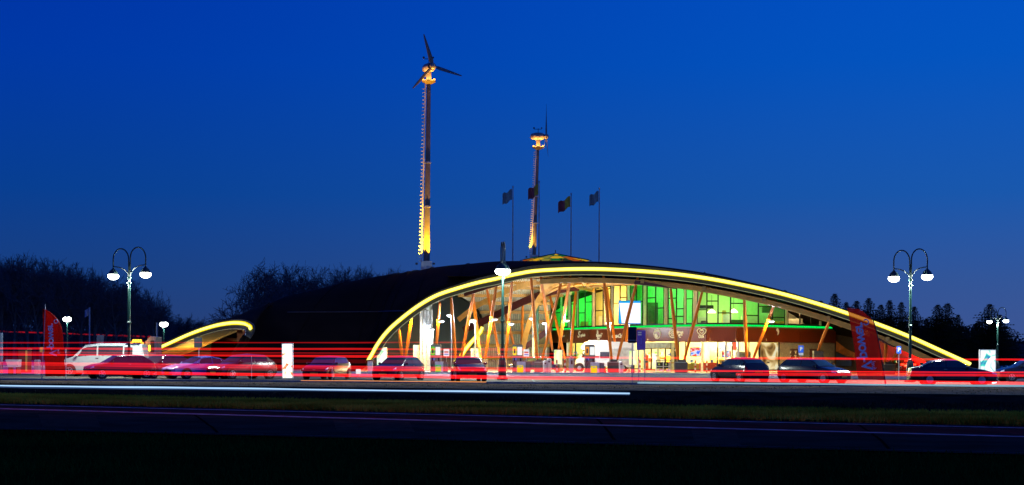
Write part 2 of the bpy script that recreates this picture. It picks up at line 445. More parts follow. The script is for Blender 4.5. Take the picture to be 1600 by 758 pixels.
so = roof.modifiers.new('thickness', 'SOLIDIFY'); so.thickness = .18; so.offset = -1
# standing seam that runs across the dark shell
seam = []
for i in range(12*NS, 22*NS):
    c = [rw[i] for rw in sr]
    tgt = at(400, 487.5, 130)
    for a, b in zip(c, c[1:]):
        def py(p): return CY - (p.z-HC)*F/p.y + (p.x*F/p.y)*math.tan(ROLL)
        ya, yb = py(a), py(b); Y = 489-2*(i-12*NS)/60
        if (ya-Y)*(yb-Y) <= 0:
            seam.append(a.lerp(b, (ya-Y)/(ya-yb+1e-9)) + Vector((0, -.22, .06))); break
if len(seam) > 4: G().tube(seam, .045, 5).build('roof_gutter', mat('gutter_metal', (.10,.08,.075), .4, .6), B)
# roof seams: standing ribs running up the shell
for i in range(13*NS, NA-2*NS, 2*NS):
    pts = [sr[k][i]+Vector((0, -.05, .05)) for k in range(0, 13)]
    G().tube(pts, .035, 4).build('roof_seam', roof_m, B)

# edge profile, light strip, gutter line
def edge_strip(i0, i1, name_f='fascia_board', name_l='light_strip', depth=.50, led_end=None):
    rows = [[], [], [], []]
    core = []; low = []
    for i in range(i0, i1+1):
        n = rim_of(i); p = A0[i]; px = p.x*F/p.y+CX
        dp = depth
        cap = CAP if i < i_foot else .20 + .30*math.exp(-((px-890)/190)**2)
        e = min(1, (i-i0)/8+.3, (i1-i)/8+.3)
        rows[0].append(p - n*cap*1.0 + Vector((0, .26, 0))); rows[1].append(p - n*cap + Vector((0, -.05, 0)))
        rows[2].append(p + n*dp*e + Vector((0, -.05, 0))); rows[3].append(p + n*dp*e + Vector((0, .5, 0)))
        core.append(p + Vector((0, -.18, 0))) if (led_end is None or i <= led_end) else None; low.append(p + n*(dp*e) + Vector((0, -.08, 0)))
    G().grid(rows).build(name_f, fascia_m, B, smooth=40)
    rr = [.112]*len(core)
    G().tube([c+Vector((0, .05, 0)) for c in core], [.17]*len(core), 8).build('strip_halo', led_y2, B)  # tube added as the yellow halo round the bright core
    G().tube([c+Vector((0, -.14, 0)) for c in core], rr, 8).build(name_l, led_y, B)
    G().tube(low, .035, 6).build('fascia_trim', steel_m, B)
    return core, low
edge_strip(1*NS+1, 9*NS-1, depth=.50, led_end=8*NS)
core, low = edge_strip(i_foot+3, NA-1-NS)
# glow of the strips on what is near them
for i in range(i_foot+10, NA-NS, 14):
    pass

# ---- left canopy: soffit and beams
def rim_pts(i0, i1, inward, back): return [A0[i] + rim_of(i)*inward + Vector((0, back, 0)) for i in range(i0, i1+1)]
i0, i1 = NS+2, 8*NS
ra = rim_pts(i0, i1, .45, .45)
bl = smooth_poly([at(236,566,139), at(262,559,138), at(300,547,136), at(335,531,132), at(360,520,128), at(383,511.5,121)], 8)
n = len(ra); blr = [bl[int(k*(len(bl)-1)/(n-1))] for k in range(n)]
tan_m = mat('timber_soffit', (.62,.40,.11), .65, var=.15, scale=1.0)
G().grid([ra, [a.lerp(b, .5)+Vector((0,0,.15)) for a, b in zip(ra, blr)], blr]).build('soffit', tan_m, B, smooth=60)
G().tube(blr, .16, 6).build('glulam_beam', timber_m, B)
G().beam(at(375.5,512,122), at(376,534,122), .5, .5).build('strut', strut_m, B)
G().beam(at(388,514,117), at(382,527,119), .45, .45).build('strut', strut_m, B)
inner = G().grid([[at(x, y, 146) for x in (222, 262, 300, 329, 360)] for y in (512, 540, 580)])
G().quad(at(226,562,143), at(330,533,143), at(330,584,143), at(226,584,143)).build('inner_wall', green_wall_m, B)
G().beam(at(378,532,126), at(340,529,150), .3, .25).build('glulam_beam', maroon_m, B)
# lamp under left canopy
def spot_lamp(p, power=60, c=(1,.9,.7), parent=B):
    G().box(p, (.3, .3, .1)).build('ceiling_lamp', emat('warm_ceiling_lamp', (1,.82,.5), 4), parent)
    point_light('ceiling_lamp_light', Vector(p)-Vector((0,0,.25)), c, power, .15, parent)
point_light('canopy_lamp_light', at(300,560,133), (1,.70,.18), 190, .2, B)
G().box(at(300,575,132.5), (.3,.3,.2)).build('uplighter', anth_m, B)

# ---- front facade geometry
Dtab = [(850,172),(857,168),(885,163),(920,158.5),(960,153.5),(1000,149),(1050,144),(1100,141),(1150,140.5),(1200,142),(1250,145),(1305,149),(1340,152)]
def fD(px): return interp(px, Dtab)
def pf(px, z, off=0.0):
    D = fD(px)-off; return Vector(((px-CX)*D/F, D, z))
def zpx(px, py): return at(px, py, fD(px)).z
ZG = 4.62; ZB = 3.0
def frng(a, b, st):
    n = max(1, int(round((b-a)/st))); return [a+(b-a)*k/n for k in range(n+1)]
def wall_strip(name, m, x0, x1, z0, z1, off=0, thick=.2, st=12, parent=B):
    xs = frng(x0, x1, st); g = G()
    f = lambda v, x: v(x) if callable(v) else v
    rows = [[pf(x, f(z0, x), off) for x in xs], [pf(x, f(z1, x), off) for x in xs],
            [pf(x, f(z1, x), off-thick) for x in xs], [pf(x, f(z0, x), off-thick) for x in xs], [pf(x, f(z0, x), off) for x in xs]]
    g.grid(rows)
    for k in (0, -1): g.quad(rows[0][k], rows[1][k], rows[2][k], rows[3][k])
    return g.build(name, m, parent)
# brown fascia in separate panels
edges = [857, 886.5, 920, 954, 990, 1012, 1056, 1076, 1109, 1150, 1197, 1250, 1306]
for a_, b_ in zip(edges, edges[1:]):
    wall_strip('fascia_panel', brown_m, a_+.12, b_-.12, ZB, ZG-.22, 1.1, .25, st=6)
wall_strip('balcony_slab', mat('slab_edge', (.2,.2,.18), .7), 857, 1306, ZG-.4, ZG-.24, .85, 7.2)
xs = frng(857, 1306, 6)
G().tube([pf(x, ZG-.05, 1.22) for x in xs], .095, 7).build('light_strip', led_g, B)
G().sphere(pf(1306.5, ZG-.05, 1.2), .16, 8, 6).build('lamp', emat('bright_green_lamp', (.1,1,.3), 4), B)
wall_strip('window_sill', dark_m, 857, 1300, ZG-.02, ZG+.12, .1, .25)
# top edge of the glazing (picture heights turned into metres)
Ttab = [(857,478),(860,475),(877,462),(903,456),(925,452),(958,446),(980,445),(1010,443.5),(1043,443.5),(1068,445),(1089,449),(1121,453.5),(1162,462),(1206,471),(1226,475),(1240,479),(1282,493),(1300,500)]
def ztop(px): return zpx(px, interp(px, Ttab))
# floors, back walls, ceilings behind the glazing
room_g = mat('upper_room_wall', (.6,.62,.55), .9, var=.06)
wall_strip('back_wall', room_g, 857, 1284, ZG-.3, lambda x: ztop(x)+.4, -6.0, .15)
wall_strip('floor_slab', offw_m, 857, 1300, ZG-.23, ZG-.06, .0, 6.0)
wall_strip('back_wall', mat('shop_wall', (.72,.62,.36), .9, var=.08), 885, 1220, 0.0, ZB+.35, -7.0, .15)
wall_strip('ceiling', mat('shop_ceiling', (.7,.68,.58), .9), 885, 1220, ZB+.28, ZB+.38, .05, 7.0)
for px in (857.5, 927, 981.2, 1086, 1228, 1283):
    a_ = pf(px, 0, 0); b_ = pf(px, 0, -6); z1 = ztop(px)+.3
    G().add([Vector((a_.x, a_.y, ZG-.05)), Vector((b_.x, b_.y, ZG-.05)), Vector((b_.x, b_.y, z1)), Vector((a_.x, a_.y, z1))], [[0,1,2,3]]).build('partition_wall', room_g, B)
for px in (886, 1218):
    a_ = pf(px, 0, 0); b_ = pf(px, 0, -7)
    G().add([Vector((a_.x, a_.y, 0)), Vector((b_.x, b_.y, 0)), Vector((b_.x, b_.y, 3.3)), Vector((a_.x, a_.y, 3.3))], [[0,1,2,3]]).build('partition_wall', room_g, B)

def window(x0, x1, zb, ztopf, mull, trans, name='window', off=0.0, fr=.13):
    """frame bars, panes as sub-parts; mull: inner mullion columns; trans: per column the py of the transom or None"""
    g = G(); cols_ = [x0]+mull+[x1]
    for x in cols_: g.beam(pf(x, zb, off), pf(x, ztopf(x), off), fr, .14, up=(0,1,0))
    for a_, b_ in zip(cols_, cols_[1:]):
        g.beam(pf(a_, zb+.05, off), pf(b_, zb+.05, off), .12, fr); g.beam(pf(a_, ztopf(a_)-.05, off), pf(b_, ztopf(b_)-.05, off), .12, fr)
    cuts = []
    for k, (a_, b_) in enumerate(zip(cols_, cols_[1:])):
        z = None
        if trans and trans[k]: 
            z = zpx((a_+b_)/2, trans[k]); g.beam(pf(a_, z, off), pf(b_, z, off), .12, fr*.85)
        cuts.append(z)
    w_ = g.build(name, dark_m, B)
    for (a_, b_), z in zip(zip(cols_, cols_[1:]), cuts):
        e = .25
        segs = [(zb+.1, None)] if z is None else [(zb+.1, z-.06), (z+.06, None)]
        for z0, z1 in segs:
            ta = ztopf(a_)-.1 if z1 is None else z1; tb = ztopf(b_)-.1 if z1 is None else z1
            G().quad(pf(a_+e, z0, off), pf(b_-e, z0, off), pf(b_-e, tb, off), pf(a_+e, ta, off)).build('pane', glass_m, w_, org=ORG[B.name])
    return w_
ZW = ZG+.12
window(860, 875.6, ZW, ztop, [], [489])
window(877.5, 887, ZW, ztop, [], [495])
window(892, 901, ZW, ztop, [], [475])
window(903.5, 925, ZW, ztop, [914], [489, 472])
window(929.5, 954, ZW, ztop, [942], [485.5, 469])
window(958, 979, ZW, ztop, [968.5], [474, 465])
window(984, 1004, ZW, ztop, [994], [None, 471])
window(1010.5, 1037, ZW, ztop, [1024], [465.5, 481.5])
window(1043.5, 1068.5, ZW, ztop, [1056.5], [466, 482.5])
window(1071.5, 1082, ZW, ztop, [], [467])
window(1089, 1226, ZW, ztop, [1104, 1121.5, 1141, 1162, 1184.5, 1206], [484, 470.5, 489, 474, 493, 479, 496])
window(1230.5, 1280, ZW, ztop, [1249.5, 1267], [None]*3)
# pale posts between the window bays
post_m = mat('pale_facade_post', (.55,.54,.46), .6, var=.1)
for px, wd in ((858.5,.25),(876.6,.3),(889.5,.45),(902.2,.2),(927.2,.42),(956,.32),(981.5,.4),(1007.3,.5),(1040.2,.62),(1070,.3),(1085.5,.6),(1228.2,.4),(1281.5,.25)):
    G().beam(pf(px, ZW, .22), pf(px, ztop(px)+.15, .22), wd*.62, .3, up=(0,1,0)).build('facade_post', post_m, B)
# parts of rooms behind the glass: ceiling bands, blinds, counters
green_ceiling = mat('room_ceiling', (.5,.6,.45), .9)
for (a_, b_) in ((858, 926), (928, 980), (982.5, 1085), (1087, 1227), (1229, 1282)):
    wall_strip('room_ceiling', green_ceiling, a_, b_, lambda x: ztop(x)+.05, lambda x: ztop(x)+.15, -.1, 5.8)
def ulight(px, z, off, c, pw, r=.3): point_light('room_light', pf(px, z, off), c, pw, r, B)
GR = (.003, 1, .045)
for px, pw in ((867,60),(884,50),(897,45),(915,60)): ulight(px, ZG+2.6, -2.6, GR, pw*3.0)
for px, pw in ((992,60),(1018,62),(1033,50),(1050,56),(1066,56),(1078,80)): ulight(px, ZG+3.2, -2.2, GR, pw*2.0)
for px in (936, 948): ulight(px, ZG+2.2, -3, (1,.60,.10), 420)
for px in (963, 974): ulight(px, ZG+2.4, -3, (1,.44,.03), 380)
for px, pw in ((1097,150),(1130,190),(1152,200),(1175,260),(1196,270),(1218,330)): ulight(px, ZG+2.6, -2.6, (.005,1,.05), pw*.55)
for px, pw in ((1095,34),(1112,50),(1128,36),(1148,26),(1172,10),(1195,5)): ulight(px, ZG+.9, -3.6, (1,.80,.30), pw)
ulight(1240, ZG+1.5, -2.5, (1,.62,.25), 160); ulight(1262, ZG+1.2, -2.5, (1,.6,.25), 110)
# glowing pendant lamps upstairs
for px, py in ((1112, 487.5), (1146.5, 487.0), (1242, 484)):
    p = at(px, py, fD(px)+2.2)
    g = G().lathe(p, [(.05,.28),(.30,.1),(.42,-.05),(.40,-.1)], 12); o = g.build('pendant_lamp', emat('warm_shade', (1,.86,.52), 5), B, smooth=60)
    G().tube([p+Vector((0,0,.25)), p+Vector((0,0,1.7))], .02, 5).build('lamp_cord', dark_m, o, org=ORG[B.name])
# furniture upstairs
for px, zz, ww, hh, m_ in ((1095,.45,1.0,.9,white_m),(1098,1.9,1.9,.35,dark_m),(1131,.8,.35,1.5,timber_m),(1136,.6,.9,1.1,white_m),(1152,.35,1.2,.5,green_wall_m),
                           (1172,.55,1.6,.95,offw_m),(1193,.7,1.1,1.3,offw_m),(1199,1.0,1.0,1.9,anth_m),(1218,.35,1.2,.4,timber_m),(1017,1.3,1.3,2.5,anth_m),(1100,.35,.6,.3,black_m),
                           (1240,.45,1.6,.8,offw_m),(946,.7,1.4,1.2,white_m),(1046,.8,.8,.1,black_m),(1062,1.0,.9,.1,black_m),(913,.5,.8,.6,timber_m)):
    p = pf(px, ZG+zz, -2.9); G().bbox(p, (ww*1.1, .5, hh), .03).build('furniture', m_, B)
# ground floor glazing
def zgf(x): return ZB+.05
window(888, 899, .12, zgf, [893.5], None); window(899.5, 925, .12, zgf, [912], None)
window(925.5, 1006, .12, zgf, [945, 965, 985], None)
window(1060, 1096, .12, zgf, [1071], None); window(1098, 1133, .12, zgf, [1121], None)
window(1134.5, 1153, .12, zgf, [1144], None)
window(1154, 1186, .12, zgf, [1170], None); window(1187, 1217, .12, zgf, [], None)
for px in (1096.8, 1134, 1153.3, 886.8): G().beam(pf(px, 0, .2), pf(px, ZB, .2), .22, .2, up=(0,1,0)).build('facade_post', silver_m, B)
# entrance: pale frame with two sliding leaves
g = G(); g.beam(pf(1006, 2.62, .9), pf(1052, 2.62, .9), .3, .55)
for px in (1006.5, 1028.5, 1051): g.beam(pf(px, 0, .9), pf(px, 2.4, .9), .28, .25, up=(0,1,0))
ent = g.build('entrance_frame', mat('pale_green_frame', (.45,.52,.44), .5), B)
for a_, b_ in ((1008, 1017), (1018, 1027), (1030, 1039), (1040, 1049.5)):
    g = G()
    for px in (a_, b_): g.beam(pf(px, .05, .8), pf(px, 2.3, .8), .09, .08, up=(0,1,0))
    g.beam(pf(a_, 2.3, .8), pf(b_, 2.3, .8), .08, .1); g.beam(pf(a_, .1, .8), pf(b_, .1, .8), .08, .12)
    d_ = g.build('door', dark_m, ent, org=ORG[B.name])
G().box(pf(1054.5, 1.45, .6), (.9, .1, 2.9)).build('dark_panel', black_m, B)
text_obj('+', .5, 'panel_mark', letters_m, B, Matrix.Translation(-ORG[B.name]) @ up_text(pf(1055, 2.1, .72)))
# shop lights and things seen in the shop
for px, c, pw in ((892,(.9,1,.35),90),(905,(1,.75,.2),200),(918,(1,.8,.25),200),(940,(1,.85,.4),160),(970,(1,.85,.5),140),(1000,(1,.8,.4),120),(1015,(1,.72,.25),230),(1040,(1,.72,.25),230),
                   (1066,(1,.82,.34),330),(1085,(1,.82,.38),330),(1108,(1,.84,.42),330),(1128,(1,.88,.5),400),(1145,(1,.8,.35),260),(1163,(1,.78,.34),300),(1178,(1,.84,.42),260),(1202,(1,.7,.3),80)):
    point_light('shop_light', pf(px, 2.75, -3.2), c, pw*2.3, .25, B)
def screenmat(name, cols_, s=1.0, scale=2.0):
    m = bpy.data.materials.new(name); m.use_nodes = True
    n = m.node_tree.nodes; l = m.node_tree.links; n.remove(n['Principled BSDF'])
    e = n.new('ShaderNodeEmission'); e.inputs[1].default_value = s
    tx = n.new('ShaderNodeTexCoord'); no = n.new('ShaderNodeTexNoise'); no.inputs['Scale'].default_value = scale; no.inputs['Distortion'].default_value = 1.6; no.inputs['Detail'].default_value = 1
    cr = n.new('ShaderNodeValToRGB'); ee = cr.color_ramp.elements
    while len(ee) > 1: ee.remove(ee[-1])
    ee[0].position = cols_[0][0]; ee[0].color = (*cols_[0][1], 1)
    for p_, c_ in cols_[1:]: ee.new(p_).color = (*c_, 1)
    l.new(tx.outputs['Object'], no.inputs[0]); l.new(no.outputs[0], cr.inputs[0]); l.new(cr.outputs[0], e.inputs[0])
    l.new(e.outputs[0], n['Material Output'].inputs[0]); return m
tv_m = screenmat('tv_picture', [(.35,(.05,.12,.9)),(.47,(.4,.6,1)),(.55,(1,.8,.8)),(.62,(.9,.08,.05))], 1.2, 1.4)
mural_m = screenmat('backlit_sepia_print', [(.3,(.10,.045,.012)),(.42,(.45,.26,.08)),(.5,(.95,.72,.35)),(.58,(.9,.85,.6)),(.68,(.35,.18,.05))], 1.0, .55)
for (x0, x1, y0, y1) in ((1079,1094.5,543.5,556.5),(1129,1141,549,557.5)):
    p = at((x0+x1)/2, (y0+y1)/2, fD(1085)+1.2); ww = (x1-x0)*p.y/F; hh = (y1-y0)*p.y/F
    o = G().bbox(p, (ww+.12, .12, hh+.12), .02).build('television', black_m, B)
    G().box(p-Vector((0,.07,0)), (ww, .01, hh)).build('screen', tv_m, o, org=ORG[B.name])
a_, b_ = pf(1188, .15, -.25), pf(1216.3, .15, -.25)
G().quad(a_, b_, b_+Vector((0,0,2.75)), a_+Vector((0,0,2.75))).build('backlit_print', mural_m, B)
# counters, shelves and goods inside
for px, zc, dims, m_, off in ((1010,.9,(.8,.5,1.8),mat('red_shelf',(.6,.08,.03),.5),-3),(1022,1.0,(1.2,.5,1.6),white_m,-3.4),(1035,.7,(.9,.5,1.4),timber_m,-2.6),(1045,.8,(.8,.5,1.5),mat('yellow_shelf',(.8,.5,.05),.5),-3.2),
                       (1117,1.15,(1.0,.4,2.2),timber_m,-4),(1127,1.2,(.4,.4,2.3),timber_m,-4.4),(1135,.6,(1.4,.6,1.2),timber_m,-2.4),(1161,1.0,(1.5,.5,2.0),anth_m,-3.2),(1175,.5,(1.2,.6,1.0),white_m,-2),
                       (1107,.45,(1.8,.7,.9),mat('red_sofa',(.55,.06,.03),.8),-2.2),(1085,.4,(1.6,.6,.8),mat('olive_seat',(.25,.22,.04),.8),-2.2),(900,.9,(.6,.5,1.8),green_wall_m,-2.5),(912,1.1,(.8,.5,1.2),white_m,-2.5),(922,.8,(.7,.5,1.6),mat('orange_shelf',(.7,.25,.03),.5),-2.5)):
    p = pf(px, zc, off); G().bbox(p, dims, .03).build('shop_fitting', m_, B)
for k in range(46):
    px = rnd.choice([rnd.uniform(1008,1050), rnd.uniform(1064,1180), rnd.uniform(896,924)]); zz = rnd.uniform(.5, 1.9 if px < 1055 else 1.1)
    c_ = rnd.choice([(.8,.1,.05),(.9,.7,.1),(.1,.4,.1),(.8,.8,.75),(.9,.35,.05),(.1,.2,.6)])
    G().bbox(pf(px, zz, -rnd.uniform(1.2, 2.4)), (rnd.uniform(.2,.45), .2, rnd.uniform(.15,.4)), .02).build('goods', mat('goods_%d%d%d' % tuple(int(v*9) for v in c_), c_, .5), B)
p = at(1148, 541, fD(1148)+1.4); G().sphere(p, .42, 12, 8).build('pendant_lamp', emat('red_pendant', (1,.12,.05), 1.4), B, smooth=180)
# rendered wall with menu boards at the right
wall_strip('rendered_wall', block_m, 1217.5, 1304, 0, ZB, .1, .3)
def board(x0, x1, y0, y1):
    D = fD((x0+x1)/2)-.25; p = at((x0+x1)/2, (y0+y1)/2, D); ww, hh = (x1-x0)*D/F, (y1-y0)*D/F
    o = G().bbox(p, (ww, .1, hh), .02).build('menu_board', mat('dark_brown_board', (.06,.022,.015), .5), B)
    for i in range(max(1, int((x1-x0)/8))):
        for j in range(3):
            c_ = p + Vector((-ww/2+.3+i*.55, -.06, hh/2-.25-j*.42))
            G().box(c_, (.28, .02, .05)).build('menu_line', letters_m, o, org=ORG[B.name])
            G().box(c_+Vector((.02,0,-.15)), (.13, .02, .11)).build('menu_picture', letters_m, o, org=ORG[B.name])
board(1229.5, 1246, 545, 577); board(1258, 1276.5, 545, 577)
# mural wall and red wall under the right end of the arch
G().quad(at(1304,516,149), at(1345,530,145), at(1345,582,145), at(1304,582,149)).build('end_wall', mat('dark_end_wall', (.06,.035,.02), .8), B)
G().add([at(1306,533,148), at(1322,545,147), at(1338,553,145), at(1336,559,145), at(1322,557,147), at(1306,549,148)], [[0,1,2,3,4,5]]).build('mural', orange_wall_m, B).location.y -= .15
G().add([at(1306,552,148), at(1330,560,146), at(1330,572,146), at(1306,572,148)], [[0,1,2,3]]).build('mural', blue_wall_m, B).location.y -= .15
G().add([at(1372,525,140), at(1385,533,139), at(1420,548,137), at(1460,567,135), at(1475,580,134), at(1372,583,140)], [[0,1,2,3,4,5]]).build('red_wall', red_m, B)  # wall colour also carries the red glow of the tail lamps
G().quad(at(1345,528,145), at(1372,522,141), at(1372,583,141), at(1345,583,145)).build('end_wall', MATS['dark_end_wall'], B)

# ---- soffit over the glazing
soff = [i for i in range(i_foot, NA) if 840 < A0[i].x*F/A0[i].y+CX < 1535]
rA = []; rB = []; rC = []
for i in soff:
    n_ = rim_of(i); p = A0[i] + n_*.72 + Vector((0, .45, 0)); px = p.x*F/p.y+CX
    rA.append(p)
    if px < 1285:
        q = pf(px, ztop(px)+.12, -.5)
    else:
        y_ = interp(px, [(1285,497),(1330,512),(1372,526),(1420,549),(1470,572),(1520,584),(1540,590)])
        D_ = interp(px, [(1285,148),(1372,141),(1480,133),(1540,124)]); q = at(px, min(y_, 588), D_)
    rB.append(p.lerp(q, .5) + Vector((0,0,.12))); rC.append(q)
G().grid([rA, rB, rC]).build('soffit', tan_m, B, smooth=60)
# deep edge beam behind the fascia and secondary beams on the soffit
G().grid([[p+Vector((0,.1,.0)) for p in rA], [p+Vector((0,.5,-.38)) for p in rA], [p+Vector((0,1.0,-.38)) for p in rA]][:3]).build('edge_beam', timber_m, B, smooth=30)
for f_, w_ in ((.35,.16),(.62,.16)):
    pts = [a_.lerp(b_, f_)-Vector((0,0,.14)) for a_, b_ in zip(rA, rC)]; G().tube(pts, w_, 4).build('glulam_beam', timber_m, B)
for k in range(6, len(rA)-8, 9):
    G().beam(rA[k]-Vector((0,0,.1)), rC[k+2]-Vector((0,0,.12)), .3, .35).build('rafter', timber_m, B)
for k, k2 in ((14, 20), (48, 53)):
    if k2 < len(rA): G().beam(rA[k]+Vector((0,.4,-.2)), rA[k2]+Vector((0,.9,-.25)), .5, .35).build('cross_beam', maroon_m, B)

# ---- vault over the pumps: corrugated sheets between purlins
VR = [(436,121.6),(437.5,130),(441,138),(450,146),(462,151),(474,154.5),(488,158),(503,161),(520,163.5),(540,165.5),(560,167),(576,168)]
XL = [(436,776),(437.5,772),(441,740),(450,716),(462,716),(474,739),(488,750),(503,756),(520,755),(540,742),(560,724),(576,712)]
XR = [(436,905),(441,915),(449,918),(457,890),(468,868),(480,860),(576,858)]
def vp(x, y): return at(x, y, interp(y, VR))
for (ya, _), (yb, _) in zip(VR, VR[1:]):
    if yb < 441: continue
    xl = min(interp(ya, XL), interp(yb, XL)); xr = interp((ya+yb)/2, XR)
    n_ = int((xr-xl)/1.6); up = []; dn = []
    for k in range(n_+1):
        x = xl + (xr-xl)*k/n_; dz = -.11 if k % 2 else .05
        xa = max(x, interp(ya, XL)) if x < xl+60 else x; xb = max(x, interp(yb, XL)) if x < xl+60 else x
        up.append(vp(xa, ya)+Vector((0, .3, dz+.12))); dn.append(vp(xb, yb)+Vector((0, .3, dz+.12)))
    G().grid([up, dn]).build('ceiling_sheet', corr_m, B)
for y_ in (441, 450, 462, 474, 488, 503, 520, 540, 560):
    a_, b_ = vp(interp(y_, XL), y_), vp(interp(y_, XR), y_)
    G().beam(a_+Vector((0,-.2,0)), b_+Vector((0,-.2,0)), .3, .34 if y_ > 445 else .5).build('purlin', timber_m, B)
wl = G().grid([[vp(x, 436)+Vector((0,.35,.25)) for x in (700, 780, 850, 905)], [vp(x, 437.5)+Vector((0,0,.2)) for x in (700, 780, 850, 905)], [vp(x, 441)+Vector((0,0,.2)) for x in (725, 780, 850, 915)]])
wl.build('soffit', tan_m, B)
# curved glulam arches under the vault
def arch_beam(P, w_, h_, m_, name='glulam_arch'):
    Q = smooth_poly([at(*p) for p in P], 6); g_ = G()
    rows = [[], [], [], [], []]
    for i, q in enumerate(Q):
        d = (Q[min(i+1, len(Q)-1)]-Q[max(i-1, 0)]).normalized(); n_ = Vector((-d.z, 0, d.x)).normalized()*h_/2; y = Vector((0, w_/2, 0))
        for r_, c_ in zip(rows, (q-n_-y, q+n_-y, q+n_+y, q-n_+y, q-n_-y)): r_.append(c_)
    g_.grid(rows).build(name, m_, B, smooth=40)
arch_beam([(815,556,150),(820,530,149),(828,502,147),(838,475,143),(852,455,138),(868,443,131),(880,437,124)], .4, .55, timber_m)
arch_beam([(716,500,150),(742,480,148),(776,462,143),(808,449,136),(838,441,126)], .35, .5, timber_m)
arch_beam([(879,437,124),(892,440,132),(906,446,142),(928,452,156)], .45, .75, timber_m)
arch_beam([(876,446,140),(884,452,148),(888,462,154)], .25, .35, timber_m)
arch_beam([(724,516,158),(770,495,156),(812,474,152),(850,459,148),(884,451,146),(905,449,144)], .4, .75, maroon_m, 'curved_steel_beam')
arch_beam([(812,548,160),(835,532,160),(862,512,160)], .35, .6, maroon_m, 'curved_steel_beam')
arch_beam([(725,461,123),(752,452,122.5),(785,442,122.3),(800,438,122.2)], .35, .3, maroon_m, 'curved_steel_beam')
# rear opening seen through the drive-through: slate lining, edge and its own light strip
rear = smooth_poly([at(x, y, 164) for x, y in ((676,470),(690,462.5),(706,460),(722,463),(738,473),(749,488),(755,504),(753,518))], 6)
G().tube(rear, [.12+.22*min(1, k/len(rear)*2) for k in range(len(rear))], 7).build('rear_edge', fascia_m, B, smooth=60)
G().tube([p+Vector((-.3,-.3,0)) for p in rear], .05, 5).build('rear_trim', steel_m, B)
rl = [at(x, y, 163.5) for x, y in ((754,511),(751,518),(746,524.5),(737,534),(728,545),(720,557))]
G().tube(rl, .26, 7).build('strip_halo', led_y2, B); G().tube([p+Vector((0,-.16,0)) for p in rl], .15, 7).build('light_strip', led_y, B)
sl = G().grid([[at(x, y, 166.5) for x in (556, 620, 690, 742)] for y in (440, 500, 590)]); sl.build('rear_wall', slate_m, B)
# silver duct column, white box and round columns
def colbox(px0, px1, y0, D, m_, name, dy=.9, seg=0):
    p = gx((px0+px1)/2, D, 0); ww = (px1-px0)*D/F; z1 = at((px0+px1)/2, y0, D).z
    if seg: return G().lathe((p.x, p.y, 0), [(ww/2, 0), (ww/2, z1)], 14).build(name, m_, B, smooth=40)
    return G().bbox((p.x, p.y, z1/2), (ww, dy, z1), .05).build(name, m_, B)
colbox(656, 672.8, 485, 138, silver_m, 'duct_column', .9); colbox(673.2, 675.6, 484, 137.6, silver_m, 'duct_trim', .4)
colbox(645.5, 655.5, 539, 138, white_m, 'duct_box', .6)
for px in (661, 667): G().box(gx(px, 137.5, 3.4), (.04, .04, 6.6)).build('duct_seam', steel_m, B)
colbox(831, 835, 480, 140, silver_m, 'round_column', seg=1); colbox(837, 841.5, 478, 146, mat('teal_column', (.05,.22,.18), .4), 'round_column', seg=1)

# ---- V columns
STR = []
def strut(xa, ya, xb, yb, Da, Db, w_=.295, parent=None):
    a_, b_ = at(xa, ya, Da), at(xb, yb, Db)
    d = b_-a_; m1 = a_+d*.5; STR.append((a_, b_))
    g_ = G(); g_.tube([a_, a_+d*.12, m1, b_-d*.12, b_], [w_*.38, w_*.46, w_*.54, w_*.46, w_*.36], 8)
    o = g_.build('strut', strut_m, parent, smooth=40, org=ORG[B.name])
    G().tube([b_-d*.03, b_+d*.02], w_*.3, 6).build('strut_foot', steel_m, o, org=ORG[B.name])
    return a_, b_
def vcol(struts, box=None, D=130):
    if box:
        x0, x1, y0 = box; p = gx((x0+x1)/2, D, 0); ww = (x1-x0)*D/F; z1 = at((x0+x1)/2, y0, D).z
        g_ = G().bbox((p.x, p.y, z1*.42), (ww, 1.1, z1*.84), .06); g_.bbox((p.x, p.y, z1*.92), (ww*.6, .7, z1*.16), .03)
        par = g_.build('column_base', anth_m, B)
        G().box((p.x, p.y-.56, z1*.80), (ww*.98, .03, .05)).build('base_trim', steel_m, par, org=ORG[B.name])
    else:
        x1 = sum(s[2] for s in struts)/len(struts); y1 = max(s[3] for s in struts); p = at(x1, y1, D)
        par = G().bbox((p.x, p.y, p.z/2), (.9, .8, max(.3, p.z)), .05).build('column_base', anth_m, B)
    for s in struts: strut(*s[:4], s[4] if len(s) > 4 else 124, D, parent=par)
    return par
vcol([(623,514,628,556,123),(643,500,634,556,123)], None, 126)
vcol([(687,473,682,538,125),], None, 134)
vcol([(705,465,711.5,561,123),(741,454,720,561,124)], None, 128)
vcol([(738,454,751,561,132),(776,443,758,561,123.5)], None, 128)
vcol([(760.5,450,780,553,140),(800,441,790,562,123.5)], None, 134)
vcol([(790,491,803,540,156),(817,476,815,542,152)], None, 156)
vcol([(830,435,839.5,562,123.5),(879,432,847,562,123.5)], (834.5,848,562), 129)
vcol([(845,434,863,546,124),(859,461,883,561,148),], None, 142)
vcol([(891,432,873,546,124)], None, 140)
vcol([(900,452,891,556,148)], None, 146)
vcol([(943,432,955.6,562,123.5),(997,432,964.5,562,123.5)], (949.5,967.5,562), 129)
vcol([(948,450,961,536,142),(986,475,978,536,142)], None, 146)
vcol([(1047,444,1059.5,563,124),(1098.5,450,1069,563,124)], (1054,1073.5,562), 131)
vcol([(1163,464,1166.6,563,123),(1212,469.5,1176,563,123)], None, 131)
vcol([(1297,499,1278,548,123)], None, 133)
vcol([(1385,529,1383,566,121),(1407.6,538,1394,566,121)], (1379,1396.5,566), 127)
